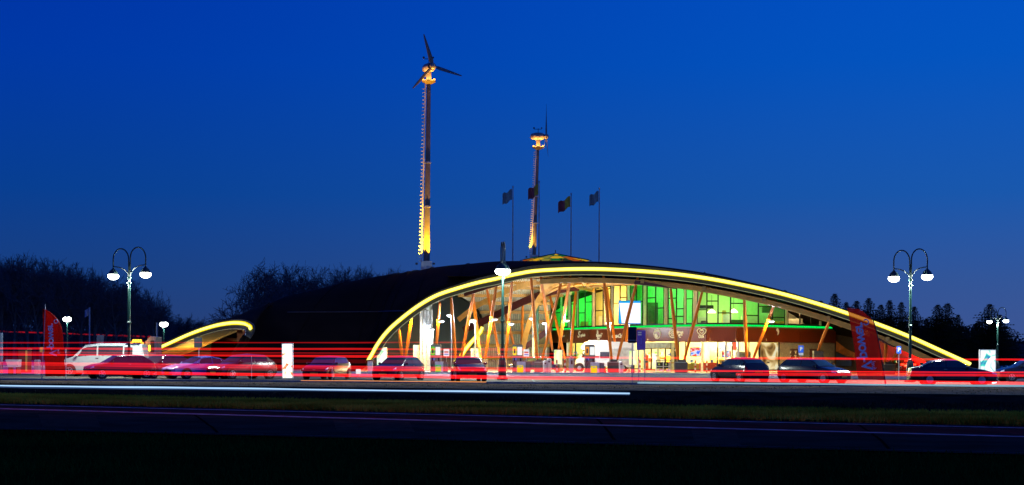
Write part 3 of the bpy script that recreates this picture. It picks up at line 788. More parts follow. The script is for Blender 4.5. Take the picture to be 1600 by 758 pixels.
# luminaires on the struts: amber spot grazing the timber + white floodlight head
def grazer(px, py, up, head=None, pw=260):
    """spot lamp on the strut whose axis passes the picture point (px, py), shining down it; up: +1 strut leans right at the top"""
    best = None
    for a_, b_ in STR:
        for k in range(41):
            p = a_.lerp(b_, k/40); x = p.x*F/p.y+CX; y = CY-(p.z-HC)*F/p.y+(x-CX)*math.tan(ROLL)
            e = (x-px)**2+(y-py)**2 + (0 if (a_.x/a_.y-b_.x/b_.y)*up > 0 else 60)
            if best is None or e < best[0]: best = (e, p, b_, a_)
    _, p, b_, a_ = best; d = (b_-p).normalized()
    q = p+Vector((0,-.50,.15)); G().bbox(q, (.26,.26,.26), .02).build('spot_lamp', emat('amber_spot_glass', (1,.50,.05), 6), B)
    src = p+d*.02+Vector((0,-.62,0)); tgt = p+d*3.4
    point_light('strut_spot', src, (1,.56,.07), pw*17, .05, B, spot=84, d=tgt-src)
    if head:
        p = at(head[0], head[1], p.y-.6)
        h = G().lathe(p, [(.10,.12),(.24,.04),(.26,-.03)], 12).build('floodlight', steel_m, B, smooth=50)
        G().sphere(p-Vector((0,0,.05)), (.23,.23,.10), 12, 6).build('floodlight_glass', flood_w, h, smooth=180, org=ORG[B.name])
        G().tube([p+Vector((0,0,.1)), q], .04, 6).build('floodlight_arm', steel_m, h, org=ORG[B.name])
        point_light('floodlight_lamp', p-Vector((0,0,.3)), (.88,.95,1), 560, .15, B)
grazer(643,500,1, pw=420)
grazer(684.5,503,1,(690,501.5), 480)
grazer(768,501,1,(773,498.5), 480)
grazer(794.5,506,1,(799,505.5), 480)
grazer(881,503,1,(885.5,500.5), 480)
grazer(1197.5,504,1,(1205.5,501.5), 480)
def flood(px, py, D, pole=None, pw=800):
    p = at(px, py, D)
    h = G().lathe(p, [(.10,.14),(.30,.05),(.32,-.03)], 12).build('floodlight', steel_m, B, smooth=50)
    G().sphere(p-Vector((0,0,.06)), (.27,.27,.14), 12, 6).build('floodlight_glass', flood_w, h, smooth=180, org=ORG[B.name])
    point_light('floodlight_lamp', p-Vector((0,0,.3)), (.88,.95,1), pw, .15, B)
    if pole:
        q = gx(pole, D+.4, 0); G().tube([q, Vector((q.x, q.y, p.z+.1)), p+Vector((0,0,.1))], .06, 6).build('floodlight_pole', steel_m, h, org=ORG[B.name])
flood(703, 492, 125, 705); flood(739, 500.5, 127, 742); flood(674, 514, 137, 676, 700)
flood(831, 497, 141, 832); flood(851, 504.5, 150, 853); flood(951, 504, 131, 953)
# warm wash on timber from the uplighters at the column bases
for px, D, pw in ((720,131,500),(770,142,450),(820,146,500),(850,133,1000),(915,136,1300),(960,132,1300),(1010,134,1000),(1065,134,1300),(1130,133,1100),(1200,133,1000),(1250,134,700),(1300,134,500),(1350,128,340),(1440,125,200)):
    p = gx(px, D-1.0, 1.1); G().lathe(p-Vector((0,0,.2)), [(.14,0),(.16,.16),(.12,.18)], 10).build('uplighter', anth_m, B, smooth=40)
    point_light('uplighter_lamp', p+Vector((0,0,.1)), (1,.74,.30), pw, .1, B, spot=120, d=(0,.12,1))
point_light('red_fill_light', at(1392,575,134), (1,.12,.05), 60, .2, B)  # added red light for the red wall; no sign stands here

# ---- writing on the brown fascia
def ftext(body, px, py, size, shear=0, sp=1.0, bold=0.0):
    p = pf(px, 0, 1.14); D = p.y; z = at(px, py, D).z
    da = pf(px+4, 0, 1.14)-pf(px-4, 0, 1.14); rz = math.atan2(da.y, da.x)
    return text_obj(body, size, 'lettering', letters_m, B, Matrix.Translation(-ORG[B.name]) @ up_text((p.x, p.y, z), rz), .012, shear, bold=bold, spacing=sp)
ftext('gourmand', 878, 525.2, .34, .2); ftext('S', 903.6, 523, 1.0, .4, 1, .03); ftext('egafredo', 910.2, 523.8, .42, .4, .72, .02)
ftext('B', 933.5, 519.5, .55, bold=.03); ftext('Bakery', 935.5, 524.2, .42, bold=.02); ftext('Bar', 935, 528.6, .42, bold=.02); ftext('ery', 940, 521, .28)
ftext('Coca-Cola', 964, 525, .62, .5, .82, .02)
ftext('Street', 1062, 519, .36, bold=.02); ftext('grill', 1063, 523, .36, bold=.02); ftext('bar', 1062.5, 526.7, .2)
ftext('OLA', 1095.5, 526.4, .36, bold=.02)
def fq(px, py, dx, dz):
    D = fD(px)-1.14; z = at(px, py, D).z; return pf(px+dx*F/D, z+dz, 1.17)
def ring(px, py, r, w_, sx=1.0, a0=0, a1=2*PI):
    n_ = 26; G().tube([fq(px, py, r*sx*math.cos(a0+(a1-a0)*k/n_), r*math.sin(a0+(a1-a0)*k/n_)) for k in range(n_+1)], w_, 4).build('emblem', letters_m, B)
def blob(px, py, P):
    a_ = [fq(px, py, x, z) for x, z in P]; b_ = [p+Vector((0,.05,0)) for p in a_]; n_ = len(P)
    G().add(a_+b_, [list(range(n_)), [n_+i for i in range(n_)][::-1]]+[[i, n_+i, n_+(i+1) % n_, (i+1) % n_] for i in range(n_)]).build('emblem', letters_m, B)
ring(1026.5, 521.5, .50, .045, .66); blob(1026.5, 521.5, [(-.28,.12),(-.1,.2),(.1,.2),(.28,.12),(.2,.36),(0,.44),(-.2,.36)]); blob(1026.5, 521.5, [(-.28,0),(-.05,.02),(.05,-.15),(.12,-.38),(-.1,-.42),(-.25,-.2)])
ring(1051.5, 521.5, .40, .055); ring(1051.5, 521.5, .2, .05); ring(1051.5, 521.5, .07, .04)
for k in range(8): G().tube([fq(1051.5, 521.5, .2*math.cos(k*PI/4), .2*math.sin(k*PI/4)), fq(1051.5, 521.5, .4*math.cos(k*PI/4), .4*math.sin(k*PI/4))], .035, 4).build('emblem', letters_m, B)
def heart(px, py, s, w_):
    pts = []
    for k in range(31):
        t = 2*PI*k/30*0.9+.3; pts.append(fq(px, py, s*math.sin(t)**3, s*(13*math.cos(t)-5*math.cos(2*t)-2*math.cos(3*t)-math.cos(4*t))/16))
    G().tube(pts, w_, 4).build('emblem', letters_m, B)
heart(1096, 518.8, .44, .05); heart(1096.3, 518.4, .20, .045)
blob(1214.5, 518, [(-.05,.35),(.1,.3),(.2,.05),(.12,-.3),(-.02,-.38),(.05,-.05),(-.12,.1)])
# big lit screen on the upper storey
p = at(984, 488, 139)
ww, hh = 33*139/F, 34.5*139/F
G().bbox(p+Vector((0,.2,0)), (ww+.14, .3, hh+.14), .04).build('screen_frame', mat('blue_screen_frame', (.02,.10,.35), .4, emit=(.0,.2,1), es=.25), B)
G().bbox(p+Vector((0,.03,0)), (ww, .06, hh), .02).build('screen_panel', emat('screen_blue', (.0,.42,1.0), 1.0), B)
G().add([at(967.5,473.5,138.6), at(1001,473.5,138.6), at(1001,505,138.6), at(971.5,505,138.6)], [[0,1,2,3]]).build('screen_picture', emat('screen_white', (.86,.88,.97), 1.3), B)
G().tube([p+Vector((0,.4,-hh/2)), Vector((p.x, p.y+.4, 0))], .1, 8).build('screen_pole', steel_m, B)
# stained-glass lantern on the roof
lc = at(868.5, 406, 139); apex = at(868, 397.2, 139)
LR = 56*139/F
tri = ['lantern_yellow','lantern_green','lantern_orange']
lcol = [emat('lantern_yellow', (1,.55,.02), .6), emat('lantern_green', (.0,.25,.07), .45), emat('lantern_orange', (.8,.16,.02), .45), emat('lantern_olive', (.35,.32,.05), .6), emat('lantern_dark', (.03,.05,.03), .5)]
NP = 14
for k in range(NP):
    a0, a1 = 2*PI*k/NP, 2*PI*(k+1)/NP
    def rp(r_, a, z): return Vector((lc.x+r_*math.cos(a), lc.y+r_*math.sin(a), z))
    z0, z1, z2, z3 = lc.z-.05, lc.z+.22, lc.z+.36, apex.z
    G().quad(rp(LR*.97, a0, z0), rp(LR*.97, a1, z0), rp(LR*.5, a1, z1), rp(LR*.5, a0, z1)).build('glass_panel', lcol[(k*2) % 5], B)
    G().quad(rp(LR*.34, a0, z2), rp(LR*.34, a1, z2), rp(LR*.06, a1, z3), rp(LR*.06, a0, z3)).build('glass_panel', lcol[[1,1,0,1][k % 4]], B)
    G().quad(rp(LR*.5, a0, z1), rp(LR*.5, a1, z1), rp(LR*.34, a1, z2), rp(LR*.34, a0, z2)).build('glass_panel', lcol[[3,1,1][k % 3]], B)
    G().tube([rp(LR, a0, z0-.03), rp(LR*.5, a0, z1+.04), rp(LR*.05, a0, z3+.04)], .035, 5).build('lantern_rib', dark_m, B)
    G().tube([rp(LR*.78, a0, z0), rp(LR*.55, a0, lc.z-.55)], .035, 4).build('lantern_rib', mat('cream_steel', (.7,.62,.4), .5), B)
G().tube([Vector((lc.x+LR*.75*math.cos(t), lc.y+LR*.75*math.sin(t), lc.z-.32)) for t in [2*PI*k/24 for k in range(25)]], .06, 5).build('lantern_ring', MATS['cream_steel'], B)
G().lathe((lc.x, lc.y, lc.z-1.0), [(LR*.62,0),(LR*.62,.6)], 18).build('lantern_base', roof_m, B, smooth=40)
G().tube([apex, apex+Vector((0,0,.4))], .04, 5).build('lantern_finial', dark_m, B)
point_light('lantern_lamp', lc+Vector((0,0,-.15)), (1,.8,.4), 80, .3, B)

# ------------------------------------------------------------------ turbine masts
def mast(name, label, xb, yb, xt, yt, D, D0, platform_w, faceon):
    T = empty(name, (gx(xb, D, 0).x, D, 0)); tag(T, label, 'wind turbine')
    top = at(xt, yt, D); bot = at(xb, yb, D); sx = D/150
    base = Vector((bot.x-(top.x-bot.x)*bot.z/(top.z-bot.z)*0, bot.y, 0))
    G().tube([base, bot], .62, 12).build('mast_foot', steel_m, T, smooth=40)
    ax = (top-bot)
    tw = mat('mast_steel', (.13,.12,.11), .5, .1, var=.2)
    TR = .85 if faceon else .62
    G().tube([bot, bot+ax*.35, bot+ax*.7, top], [.40*TR,.34*TR,.29*TR,.25*TR], 12).build('mast', tw, T, smooth=40)
    G().bbox(bot+Vector((0,0,.1)), (1.1,1.1,.7), .05).build('mast_collar', steel_m, T)
    # ladder with rungs on the left side
    off = Vector((-.66*1.0, -.05, 0))
    def lp(t): return bot+ax*t+Vector(((-.62+.22*t)*TR, -.05, 0))
    G().beam(lp(.02), lp(.985), .14, .16).build('ladder_rail', mat('ladder_paint', (.8,.75,.6), .5), T)
    for k in range(48):
        p = lp(.025+.955*k/48); G().beam(p, p+Vector((-.30,0,0)), .13, .09).build('rung', MATS['ladder_paint'], T)
    # lamps at the foot washing the mast
    for dx, dy, pw in ((.80,-.8,24000 if faceon else 1200),(-1.0,-.7,20000 if faceon else 4500)):
        p = bot+Vector((dx,dy,.3)); G().bbox(p-Vector((0,0,.15)), (.25,.25,.2), .02).build('uplighter', anth_m, T)
        point_light('uplighter_lamp', p+Vector((0,0,.05)), (1,.46,.01), pw, .08, T, spot=58, d=Vector((-dx*1.0+(0 if dx > 0 else -.35),-dy*1.0,6)))
    # joint rings
    for t in (.32, .56): G().tube([bot+ax*t-Vector((0,0,.08)), bot+ax*t+Vector((0,0,.08))], .42-.1*t, 10).build('flange', steel_m, T)
    # platform
    G().lathe(top, [(.3,-.25),(platform_w,.0),(platform_w,.1),(.3,.12)], 18).build('platform', mat('platform_steel', (.22,.16,.10), .5), T, smooth=30)
    n0 = top+Vector((0,0,.12))
    G().tube([n0, n0+Vector((0,0,1.0))], [.3,.24], 10).build('neck', tw, T, smooth=40)
    c = n0+Vector((0,0,1.35)); dirv = Vector((.45,-.89,0)).normalized() if faceon else Vector((1,-.10,0)).normalized()
    L = 1.0
    nac = G(); side = Vector((-dirv.y, dirv.x, 0))
    prof = [(-1.0,.20),(-.9,.42),(-.3,.60),(.4,.58),(.75,.42)]
    ring_n = 14; rows = []
    for t, r_ in prof:
        rows.append([c+dirv*t*L+side*r_*math.cos(2*PI*k/ring_n)+Vector((0,0,1))*r_*.85*math.sin(2*PI*k/ring_n) for k in range(ring_n+1)])
    nac.grid(rows); nac.build('nacelle', mat('nacelle_paint', (.26,.24,.22), .4), T, smooth=60)
    hub = c+dirv*1.05
    G().sphere(hub, (.34,.34,.34), 12, 8).build('hub', mat('nacelle_paint', (.5,.5,.5), .4), T, smooth=180)
    for k in range(3):
        a = R(90+120*k + (18 if faceon else 0)); d = side*math.cos(a)+Vector((0,0,1))*math.sin(a)
        ch = d.cross(dirv).normalized(); Lb = 3.45*(sx if not faceon else 1)
        rows = []
        for t, cw, tw_ in ((.15,.10,0),(.3,.17,.5),(.7,.24,.42),(1.6,.19,.28),(2.6,.13,.16),(3.4,.06,.08)):
            p = hub+d*t*Lb/3.45; cc = (ch*math.cos(tw_)+dirv*math.sin(tw_))*cw; th = (dirv*math.cos(tw_)-ch*math.sin(tw_))*cw*.22
            rows.append([p-cc, p+th, p+cc, p-th, p-cc])
        G().grid(rows).build('blade', mat('blade_paint', (.10,.10,.12), .5), T, smooth=50)
    # anemometer
    q = c+Vector((0,0,.5)); g_ = G().tube([q, q+Vector((0,0,.55))], .04, 5); g_.tube([q+Vector((-.55,0,.45)), q+Vector((.45,0,.45))], .035, 5)
    g_.sphere(q+Vector((-.55,0,.6)), .12, 8, 5); g_.sphere(q+Vector((.45,0,.6)), .10, 8, 5); g_.build('wind_sensor', dark_m, T)
    for dx in (-.6,.6):
        p = top+Vector((dx,-.55,.15)); G().bbox(p, (.18,.18,.14), .02).build('beacon_lamp', amber_e, T)
        point_light('beacon_light', p+Vector((0,-.1,.15)), (1,.42,.08), 230, .08, T)
    return T
mast('wind_turbine', 'tall amber lit wind turbine mast rising from the left part of the dark roof', 666.5, 415, 670, 128, 150, 150, .75, True)
mast('wind_turbine', 'shorter looking wind turbine mast behind the roof lantern with its rotor edge on', 834.5, 404, 840.8, 231, 185, 150, .75, False)

# ------------------------------------------------------------------ flag poles
def flagpole(px, ytop, D, cols_, label, fw=15, fy=6):
    T = empty('flagpole', gx(px, D, 0)); tag(T, label, 'flagpole', 'flagpoles behind the roof')
    b_, t_ = gx(px, D, 0), at(px+1, ytop, D)
    G().tube([b_, t_], [.13,.06], 8).build('pole', mat('flagpole_paint', (.35,.37,.40), .4, .3), T, smooth=60)
    G().sphere(t_+Vector((0,0,.1)), .11, 8, 5).build('finial', steel_m, T)
    n_ = 12; k0 = 0
    fwid = fw*D/F; fh = 17*D/F
    for j, (c_, s0, s1) in enumerate(cols_):
        rows = []
        for r_ in range(5):
            rw = []
            for k in range(n_+1):
                s = s0+(s1-s0)*k/n_
                rw.append(t_ + Vector((-.1-s*fwid, .35*math.sin(s*7+r_*.4)*s, -fy*D/F*0-.2-fh*r_/4 - s*fwid*.55 + .12*math.sin(s*9))))
            rows.append(rw)
        G().grid(rows).build('flag', mat('flag_cloth_%s' % c_[0], c_[1], .8), T, smooth=180)
gb = ('slate_blue', (.14,.24,.26)); rd = ('dark_red', (.20,.04,.06)); ye = ('yellow', (.38,.32,.03))
flagpole(800.5, 293, 172, [(gb,0,1)], 'leftmost of the four flagpoles, flying a slate blue flag')
flagpole(841.5, 285, 172, [(ye,0,.38),(rd,.38,1)], 'flagpole beside the turbine mast with a yellow and red flag', 16)
flagpole(891.5, 304, 172, [(ye,0,.45),(rd,.45,1)], 'flagpole between the roof lantern and the rightmost pole with yellow and red flag', 19)
flagpole(935.5, 296, 172, [(gb,0,1)], 'rightmost of the four flagpoles, flying a slate blue flag', 14)
# small flag on a pole at the far left
T = empty('flagpole', gx(140, 150, 0)); tag(T, 'thin pole with a small pale flag left of the white van', 'flagpole')
G().tube([gx(140,150,0), at(140,480.5,150)], .08, 6).build('pole', MATS['flagpole_paint'], T)
G().grid([[at(139.5-s, 481+r_*11+s*.6, 150+.2*math.sin(s)) for s in range(0, 8)] for r_ in (0, .5, 1)]).build('flag', mat('pale_flag', (.3,.32,.42), .8), T, smooth=180)

# ------------------------------------------------------------------ street lamps
def street_lamp(hgt=8.3, spread=1.0, arch=.85, power=1900):
    T = empty('street_lamp', (0,0,0), world=False)
    G().lathe((0,0,0), [(.34,0),(.34,.12),(.24,.2),(.22,1.05),(.17,1.25),(.11,1.32)], 14).build('lamp_base', mat('dark_lamp_base', (.012,.02,.02), .35, .3), T, smooth=40)
    zt = hgt*.76
    G().tube([(0,0,1.2),(0,0,zt)], [.095,.075], 10).build('post', pole_m, T, smooth=60)
    for z in (1.35, hgt*.42, hgt*.72, zt): G().lathe((0,0,z), [(.10,-.07),(.14,-.03),(.14,.03),(.10,.07)], 10).build('post_collar', pole_m, T, smooth=40)
    G().tube([(0,0,zt),(0,0,hgt*.88)], [.07,.05], 8).build('post_top', mat('black_green_arm', (.006,.014,.013), .35, .3), T, smooth=60)
    for s in (-1, 1):
        W = spread*1.03; zl = hgt*.84 + .06*s
        pts = [Vector((s*.04, 0, hgt*.80)), Vector((s*.05, 0, hgt*.87))]
        for k in range(0, 13):
            a = PI - PI*k/12; pts.append(Vector((s*(W/2+.03+ (W/2-.02)*math.cos(a)), 0, hgt*.905+.05*s+ arch*.95*math.sin(a)*.85)))
        pts.append(Vector((s*W, 0, zl)))
        G().tube(pts, .042, 7).build('arch_arm', MATS['black_green_arm'], T, smooth=60)
        q = [Vector((s*.05,0,hgt*.77))]
        for k in range(8):
            a = k/7*PI/2; q.append(Vector((s*(.06+(W-.06)*(1-math.cos(a))), 0, hgt*.775+.10*s*0+(zl+.1-hgt*.775)*math.sin(a))))
        G().tube(q, .034, 6).build('brace', MATS['black_green_arm'], T, smooth=60)
        h = G().lathe((s*W, 0, zl-.46), [(.32,0),(.31,.10),(.24,.27),(.12,.38),(.05,.46)], 14).build('lamp_hood', mat('lamp_hood_paint', (.03,.06,.05), .4, .3), T, smooth=50)
        G().sphere((s*W, 0, zl-.50), (.35,.35,.24), 16, 8).build('lamp_glass', lamp_w, h, smooth=180, org=(0,0,0))
        Lp = point_light('lamp_light', (s*W, 0, zl-.85), (.90,1,.92), power, .25, T)
    return T
lp0 = street_lamp()
def place(o, p, rz, label, group=None, s=1.0):
    o.location = p; o.rotation_euler[2] = rz; o.scale = (s,s,s); tag(o, label, group=group); return o
grp = 'twin-headed street lamps'
tag(lp0, cat='street lamp')
lp1 = copy_tree(lp0); lp2 = copy_tree(lp0); lp3 = copy_tree(lp0)
place(lp0, gx(1422, 88), 0, 'twin-arched street lamp in front of the right end of the building', grp)
place(lp1, gx(201.5, 90), R(-2), 'twin-arched street lamp on the left beside the white van', grp, 1.0)
place(lp2, gx(785, 89), R(84), 'street lamp seen edge on before the middle of the arch', grp, 1.05)
place(lp3, gx(1558.5, 150), R(-4), 'far twin-headed street lamp behind the white advertising panel on the right', grp, .83)
def far_lamp(px, py, D, label):
    T = empty('street_lamp', gx(px, D, 0)); tag(T, label, 'street lamp')
    p = at(px, py, D); G().tube([gx(px, D, 0), Vector((gx(px,D).x, D, p.z))], [.12,.07], 8).build('post', pole_m, T)
    h = G().lathe(p, [(.3,-.02),(.25,.2),(.05,.35)], 10).build('lamp_hood', MATS['lamp_hood_paint'], T)
    G().sphere(p-Vector((0,0,.1)), (.5,.4,.3), 12, 6).build('lamp_glass', lamp_w, h, smooth=180, org=ORG[T.name])
    point_light('lamp_light', p-Vector((0,0,.5)), (.90,1,.92), 1500, .3, T)
far_lamp(105, 497.5, 160, 'far bright street lamp right of the left red banner')
far_lamp(256, 505.5, 160, 'far bright street lamp above the left end of the light strip')
T = empty('signpost', gx(245, 158, 0)); tag(T, 'plain grey post left of the far street lamp', 'post')
G().tube([gx(245.5,158,0), at(245.5,504,158)], .1, 6).build('pole', steel_m, T)

# ------------------------------------------------------------------ cars
STY = {
 'hatch': [(2.02,.34,.60,.62,.50,.64),(1.95,.22,.76,.70,.62,.735),(1.45,.20,.835,.84,.70,.885),(.98,.19,.855,.90,.73,.955),(.30,.19,.86,.93,.60,1.40),(-.35,.19,.86,.94,.62,1.455),(-1.25,.19,.855,.96,.60,1.41),(-1.80,.21,.83,.97,.64,1.06),(-1.98,.26,.76,.80,.66,.84),(-2.02,.34,.70,.60,.60,.62)],
 'mini': [(1.83,.34,.60,.62,.50,.66),(1.76,.20,.76,.74,.66,.80),(1.30,.18,.83,.88,.72,.94),(.78,.18,.84,.93,.74,.99),(.28,.18,.84,.95,.62,1.36),(-.35,.18,.84,.95,.64,1.41),(-1.25,.18,.83,.96,.62,1.36),(-1.62,.20,.81,.95,.66,1.02),(-1.80,.26,.76,.78,.66,.82),(-1.84,.34,.66,.60,.58,.62)],
 'sedan': [(2.28,.34,.62,.58,.50,.60),(2.20,.20,.80,.66,.66,.70),(1.55,.18,.87,.82,.72,.87),(1.0,.18,.89,.89,.74,.93),(.22,.18,.89,.92,.62,1.37),(-.45,.18,.89,.93,.63,1.42),(-1.1,.18,.88,.95,.60,1.32),(-1.70,.19,.87,.97,.70,1.02),(-2.20,.24,.80,.90,.68,.95),(-2.28,.36,.74,.62,.62,.66)],
 'wagon': [(2.18,.34,.62,.60,.50,.62),(2.10,.20,.78,.68,.64,.72),(1.50,.18,.85,.83,.70,.88),(1.02,.18,.87,.90,.73,.945),(.35,.18,.87,.92,.61,1.38),(-.4,.18,.87,.93,.62,1.43),(-1.6,.18,.86,.95,.60,1.41),(-1.98,.20,.84,.96,.62,1.12),(-2.14,.26,.78,.80,.66,.86),(-2.18,.34,.70,.60,.60,.62)],
 'van': [(2.40,.36,.72,.72,.60,.76),(2.34,.24,.86,.86,.74,.92),(2.0,.22,.92,1.02,.78,1.08),(1.72,.22,.93,1.10,.80,1.16),(1.05,.22,.94,1.14,.74,1.84),(.3,.22,.95,1.15,.78,1.94),(-1.2,.22,.95,1.15,.78,1.95),(-2.25,.22,.94,1.15,.76,1.90),(-2.38,.26,.92,1.10,.80,1.2),(-2.42,.36,.88,.70,.76,.74)],
}
tyre_m = mat('tyre_rubber', (.015,.015,.015), .8); rim_m = mat('alloy_rim', (.5,.5,.52), .3, .8)
carglass_m = mat('car_glass', (.02,.03,.03), .06, var=.1, spec=.9)
chrome_m = mat('chrome', (.7,.7,.72), .15, 1.0)
hl_m = mat('headlamp_glass', (.75,.78,.8), .1, .2, spec=.8)
tl_m = mat('tail_lamp_glass', (.35,.01,.01), .15)
plate_m = mat('yellow_plate', (.65,.45,.04), .5)
def car(style, paint, name='parked_car', glass=None, scale=1.0):
    st = STY[style]; T = empty(name, (0,0,0), world=False)
    def ringp(si, v, side):
        i = min(int(si), len(st)-2); f = si-i
        def rp(s, k):
            x, zb, w_, zs, wt, zt = s
            L = [(0,zb),(w_*.86,zb),(w_,zb+.14),(w_*1.0,zb+(zs-zb)*.6),(w_*.955,zs),(wt+ (w_*.955-wt)*.14, zs+(zt-zs)*.86),(wt*.82,zt-.01 if zt-zs<.1 else zt-.015),(0,zt+.015)]
            a = L[min(int(k), 7)]; b = L[min(int(k)+1, 7)]; g_ = k-int(k)
            return (x, a[0]+(b[0]-a[0])*g_, a[1]+(b[1]-a[1])*g_)
        a, b = rp(st[i], v), rp(st[i+1], v)
        return Vector((a[0]+(b[0]-a[0])*f, side*(a[1]+(b[1]-a[1])*f), a[2]+(b[2]-a[2])*f))
    g_ = G(); rows = []
    for si in range(len(st)):
        rows.append([ringp(si, v, 1) for v in range(8)] + [ringp(si, v, -1) for v in range(6, -1, -1)])
    g_.grid(rows); g_.add(rows[0], [list(range(15))]); g_.add(rows[-1], [list(range(15))])
    body = g_.build('body', paint, T, smooth=38, org=(0,0,0))
    ctr = Vector((0,0,.8))
    def patch(name_, m_, s0, s1, v0, v1, side=None, off=.012, n1=4, n2=4, par=T, crossing=False):
        g2 = G(); rws = []
        for i in range(n1+1):
            s = s0+(s1-s0)*i/n1; rw = []
            if crossing:
                for k in range(n2+1):
                    v = v0+(7-v0)*k/n2; rw.append(ringp(s, v, 1))
                for k in range(n2-1, -1, -1):
                    v = v0+(7-v0)*k/n2; rw.append(ringp(s, v, -1))
            else:
                for k in range(n2+1): rw.append(ringp(s, v0+(v1-v0)*k/n2, side))
            rws.append(rw)
        P = [[None]*len(rws[0]) for _ in rws]
        for i in range(len(rws)):
            for k in range(len(rws[0])):
                a = rws[min(i+1, n1)][k]-rws[max(i-1, 0)][k]; b = rws[i][min(k+1, len(rws[0])-1)]-rws[i][max(k-1, 0)]
                nn = a.cross(b)
                if nn.length > 0: nn.normalize()
                if nn.dot(rws[i][k]-ctr) < 0: nn = -nn
                P[i][k] = rws[i][k]+nn*off
        g2.grid(P); return g2.build(name_, m_, par, smooth=60, org=(0,0,0))
    gm = glass or carglass_m
    patch('windscreen', gm, 3.12, 3.93, 5.15, 7, crossing=True)
    patch('rear_window', gm, len(st)-3.93, len(st)-3.15, 5.2, 7, crossing=True)
    fi = 4.0; ri = float(len(st)-4)
    mid = 4.95 if style != 'van' else 5.0
    for sd in (-1, 1):
        patch('side_window', gm, 3.45, mid-.04, 4.12, 4.93, sd); patch('side_window', gm, mid+.04, ri-.02, 4.12, 4.93, sd)
        if style in ('wagon', 'van', 'sedan', 'hatch'): patch('side_window', gm, ri+.05, ri+.5, 4.15, 4.85, sd)
        patch('headlight', hl_m, .55, 1.35, 4.0-.35, 4.15, sd, .015)
        patch('tail_light', tl_m, len(st)-2.9, len(st)-2.05, 3.2, 4.2, sd, .015)
        # sill and wheels
        xf, xr = st[2][0]-.12, st[-3][0]+.42
        wd = st[4][2]
        for x in (xf, xr):
            r_ = .31 if style != 'van' else .33
            G().lathe((x, sd*(wd-.07), r_+.02), [(r_+.055,-.09),(r_+.055,.085)] if sd > 0 else [(r_+.055,-.085),(r_+.055,.09)], 18, 'y').build('wheel_arch', black_m, T, smooth=40)
            wh = G().lathe((x, sd*(wd-.08), r_), [(r_*.62,-.11),(r_*.97,-.11),(r_,-.06),(r_,.08),(r_*.97,.11),(r_*.62,.11)], 20, 'y').build('wheel', tyre_m, T, smooth=50, org=(0,0,0))
            g3 = G(); g3.lathe((x, sd*(wd+.02), r_), [(r_*.62,-.02),(r_*.64,.02),(r_*.54,.02),(r_*.54,.0)], 20, 'y'); g3.lathe((x, sd*(wd+.03), r_), [(.05,-.02),(.05,.02)], 10, 'y')
            for k in range(5):
                a = 2*PI*k/5; g3.beam((x, sd*(wd+.04), r_), (x+math.cos(a)*r_*.56, sd*(wd+.035), r_+math.sin(a)*r_*.56), .05, .03, up=(0,1,0))
            g3.build('rim', rim_m, wh, org=(0,0,0))
        mp = ringp(3.4, 4.1, sd); G().sphere(mp+Vector((0, sd*.11, .06)), (.08,.11,.075), 10, 6).build('wing_mirror', paint, T, smooth=180)
        hp = ringp(5.0, 3.8, sd); G().box(hp+Vector((0, sd*.015, 0)), (.16,.03,.03)).build('door_handle', chrome_m, T)
    # grille, bumper trim and plate
    x0 = st[0][0]; G().bbox((x0-.01, 0, .50), (.05, .9, .12), .015).build('grille', black_m, T)
    G().bbox((x0-.0, 0, .27), (.06, 1.1, .10), .02).build('bumper_intake', black_m, T)
    G().box((x0+.03, 0, .39), (.02,.5,.11)).build('number_plate', plate_m, T)
    G().box((x0+.025, 0, .60), (.03,.16,.05)).build('badge', chrome_m, T)
    x1 = st[-1][0]; G().box((x1-.015, 0, .62), (.02,.5,.11)).build('number_plate', plate_m, T)
    G().bbox((x1+.0, 0, .33), (.06, 1.2, .14), .02).build('rear_bumper', black_m, T)
    return T
def paintm(name, c, rough=.2, metal=0): return mat(name, c, rough, metal, var=.05, spec=.7)
blackred = paintm('dark_maroon_paint', (.035,.006,.010)); blackp = paintm('black_car_paint', (.010,.010,.014)); lilac = paintm('pale_lilac_paint', (.26,.24,.62))
darkb = paintm('dark_blue_paint', (.012,.014,.05)); grn = paintm('dark_green_grey_paint', (.02,.025,.025)); silv = paintm('dark_grey_paint', (.035,.035,.05)); whitep = paintm('white_van_paint', (.42,.46,.44), .35, 0)
winegreen = mat('greenish_car_glass', (.03,.06,.045), .05, var=.1, spec=.9); blueglass = mat('bluish_car_glass', (.03,.06,.14), .05, var=.1, spec=.9)
def put(style, paint, px, D, deg, label, cat='car', name='parked_car', glass=None, s=1.0, group='cars parked along the front of the car park'):
    T = car(style, paint, name, glass); T.location = gx(px, D); T.rotation_euler = (0,0,R(deg)); T.scale = (s,s,s); tag(T, label, cat, group); return T
put('van', whitep, 165, 94, 184, 'white van with dark windows parked at the far left', 'van', 'parked_van', s=1.12, group=None)
put('hatch', blackred, 187, 86, 213, 'dark maroon hatchback parked in front of the white van', s=1.0)
put('hatch', blackp, 252, 88, 235, 'black hatchback between the maroon hatchback and the pale lilac car', s=1.0)
put('sedan', lilac, 312, 87, 224, 'pale lilac car under the left end of the yellow light strip', s=.98)
put('hatch', grn, 378, 87, 228, 'dark grey-green car with tinted windscreen left of the narrow lit panel', s=1.05)
put('wagon', blackred, 511, 87, 257, 'dark maroon car with bluish windows right of the narrow lit panel', glass=blueglass)
put('hatch', silv, 623, 86, 247, 'dark grey hatchback with greenish windows at the left foot of the arch', glass=winegreen)
mn = put('mini', blackp, 732, 84, 279, 'small black car facing the road, left of the middle street lamp', glass=winegreen, s=1.02)
put('hatch', blackp, 1155, 85, 114, 'black hatchback in front of the lit shop windows', s=1.02, glass=winegreen)
put('wagon', blackp, 1272, 84, 309, 'black estate car facing right in front of the menu boards', s=1.0, glass=winegreen)
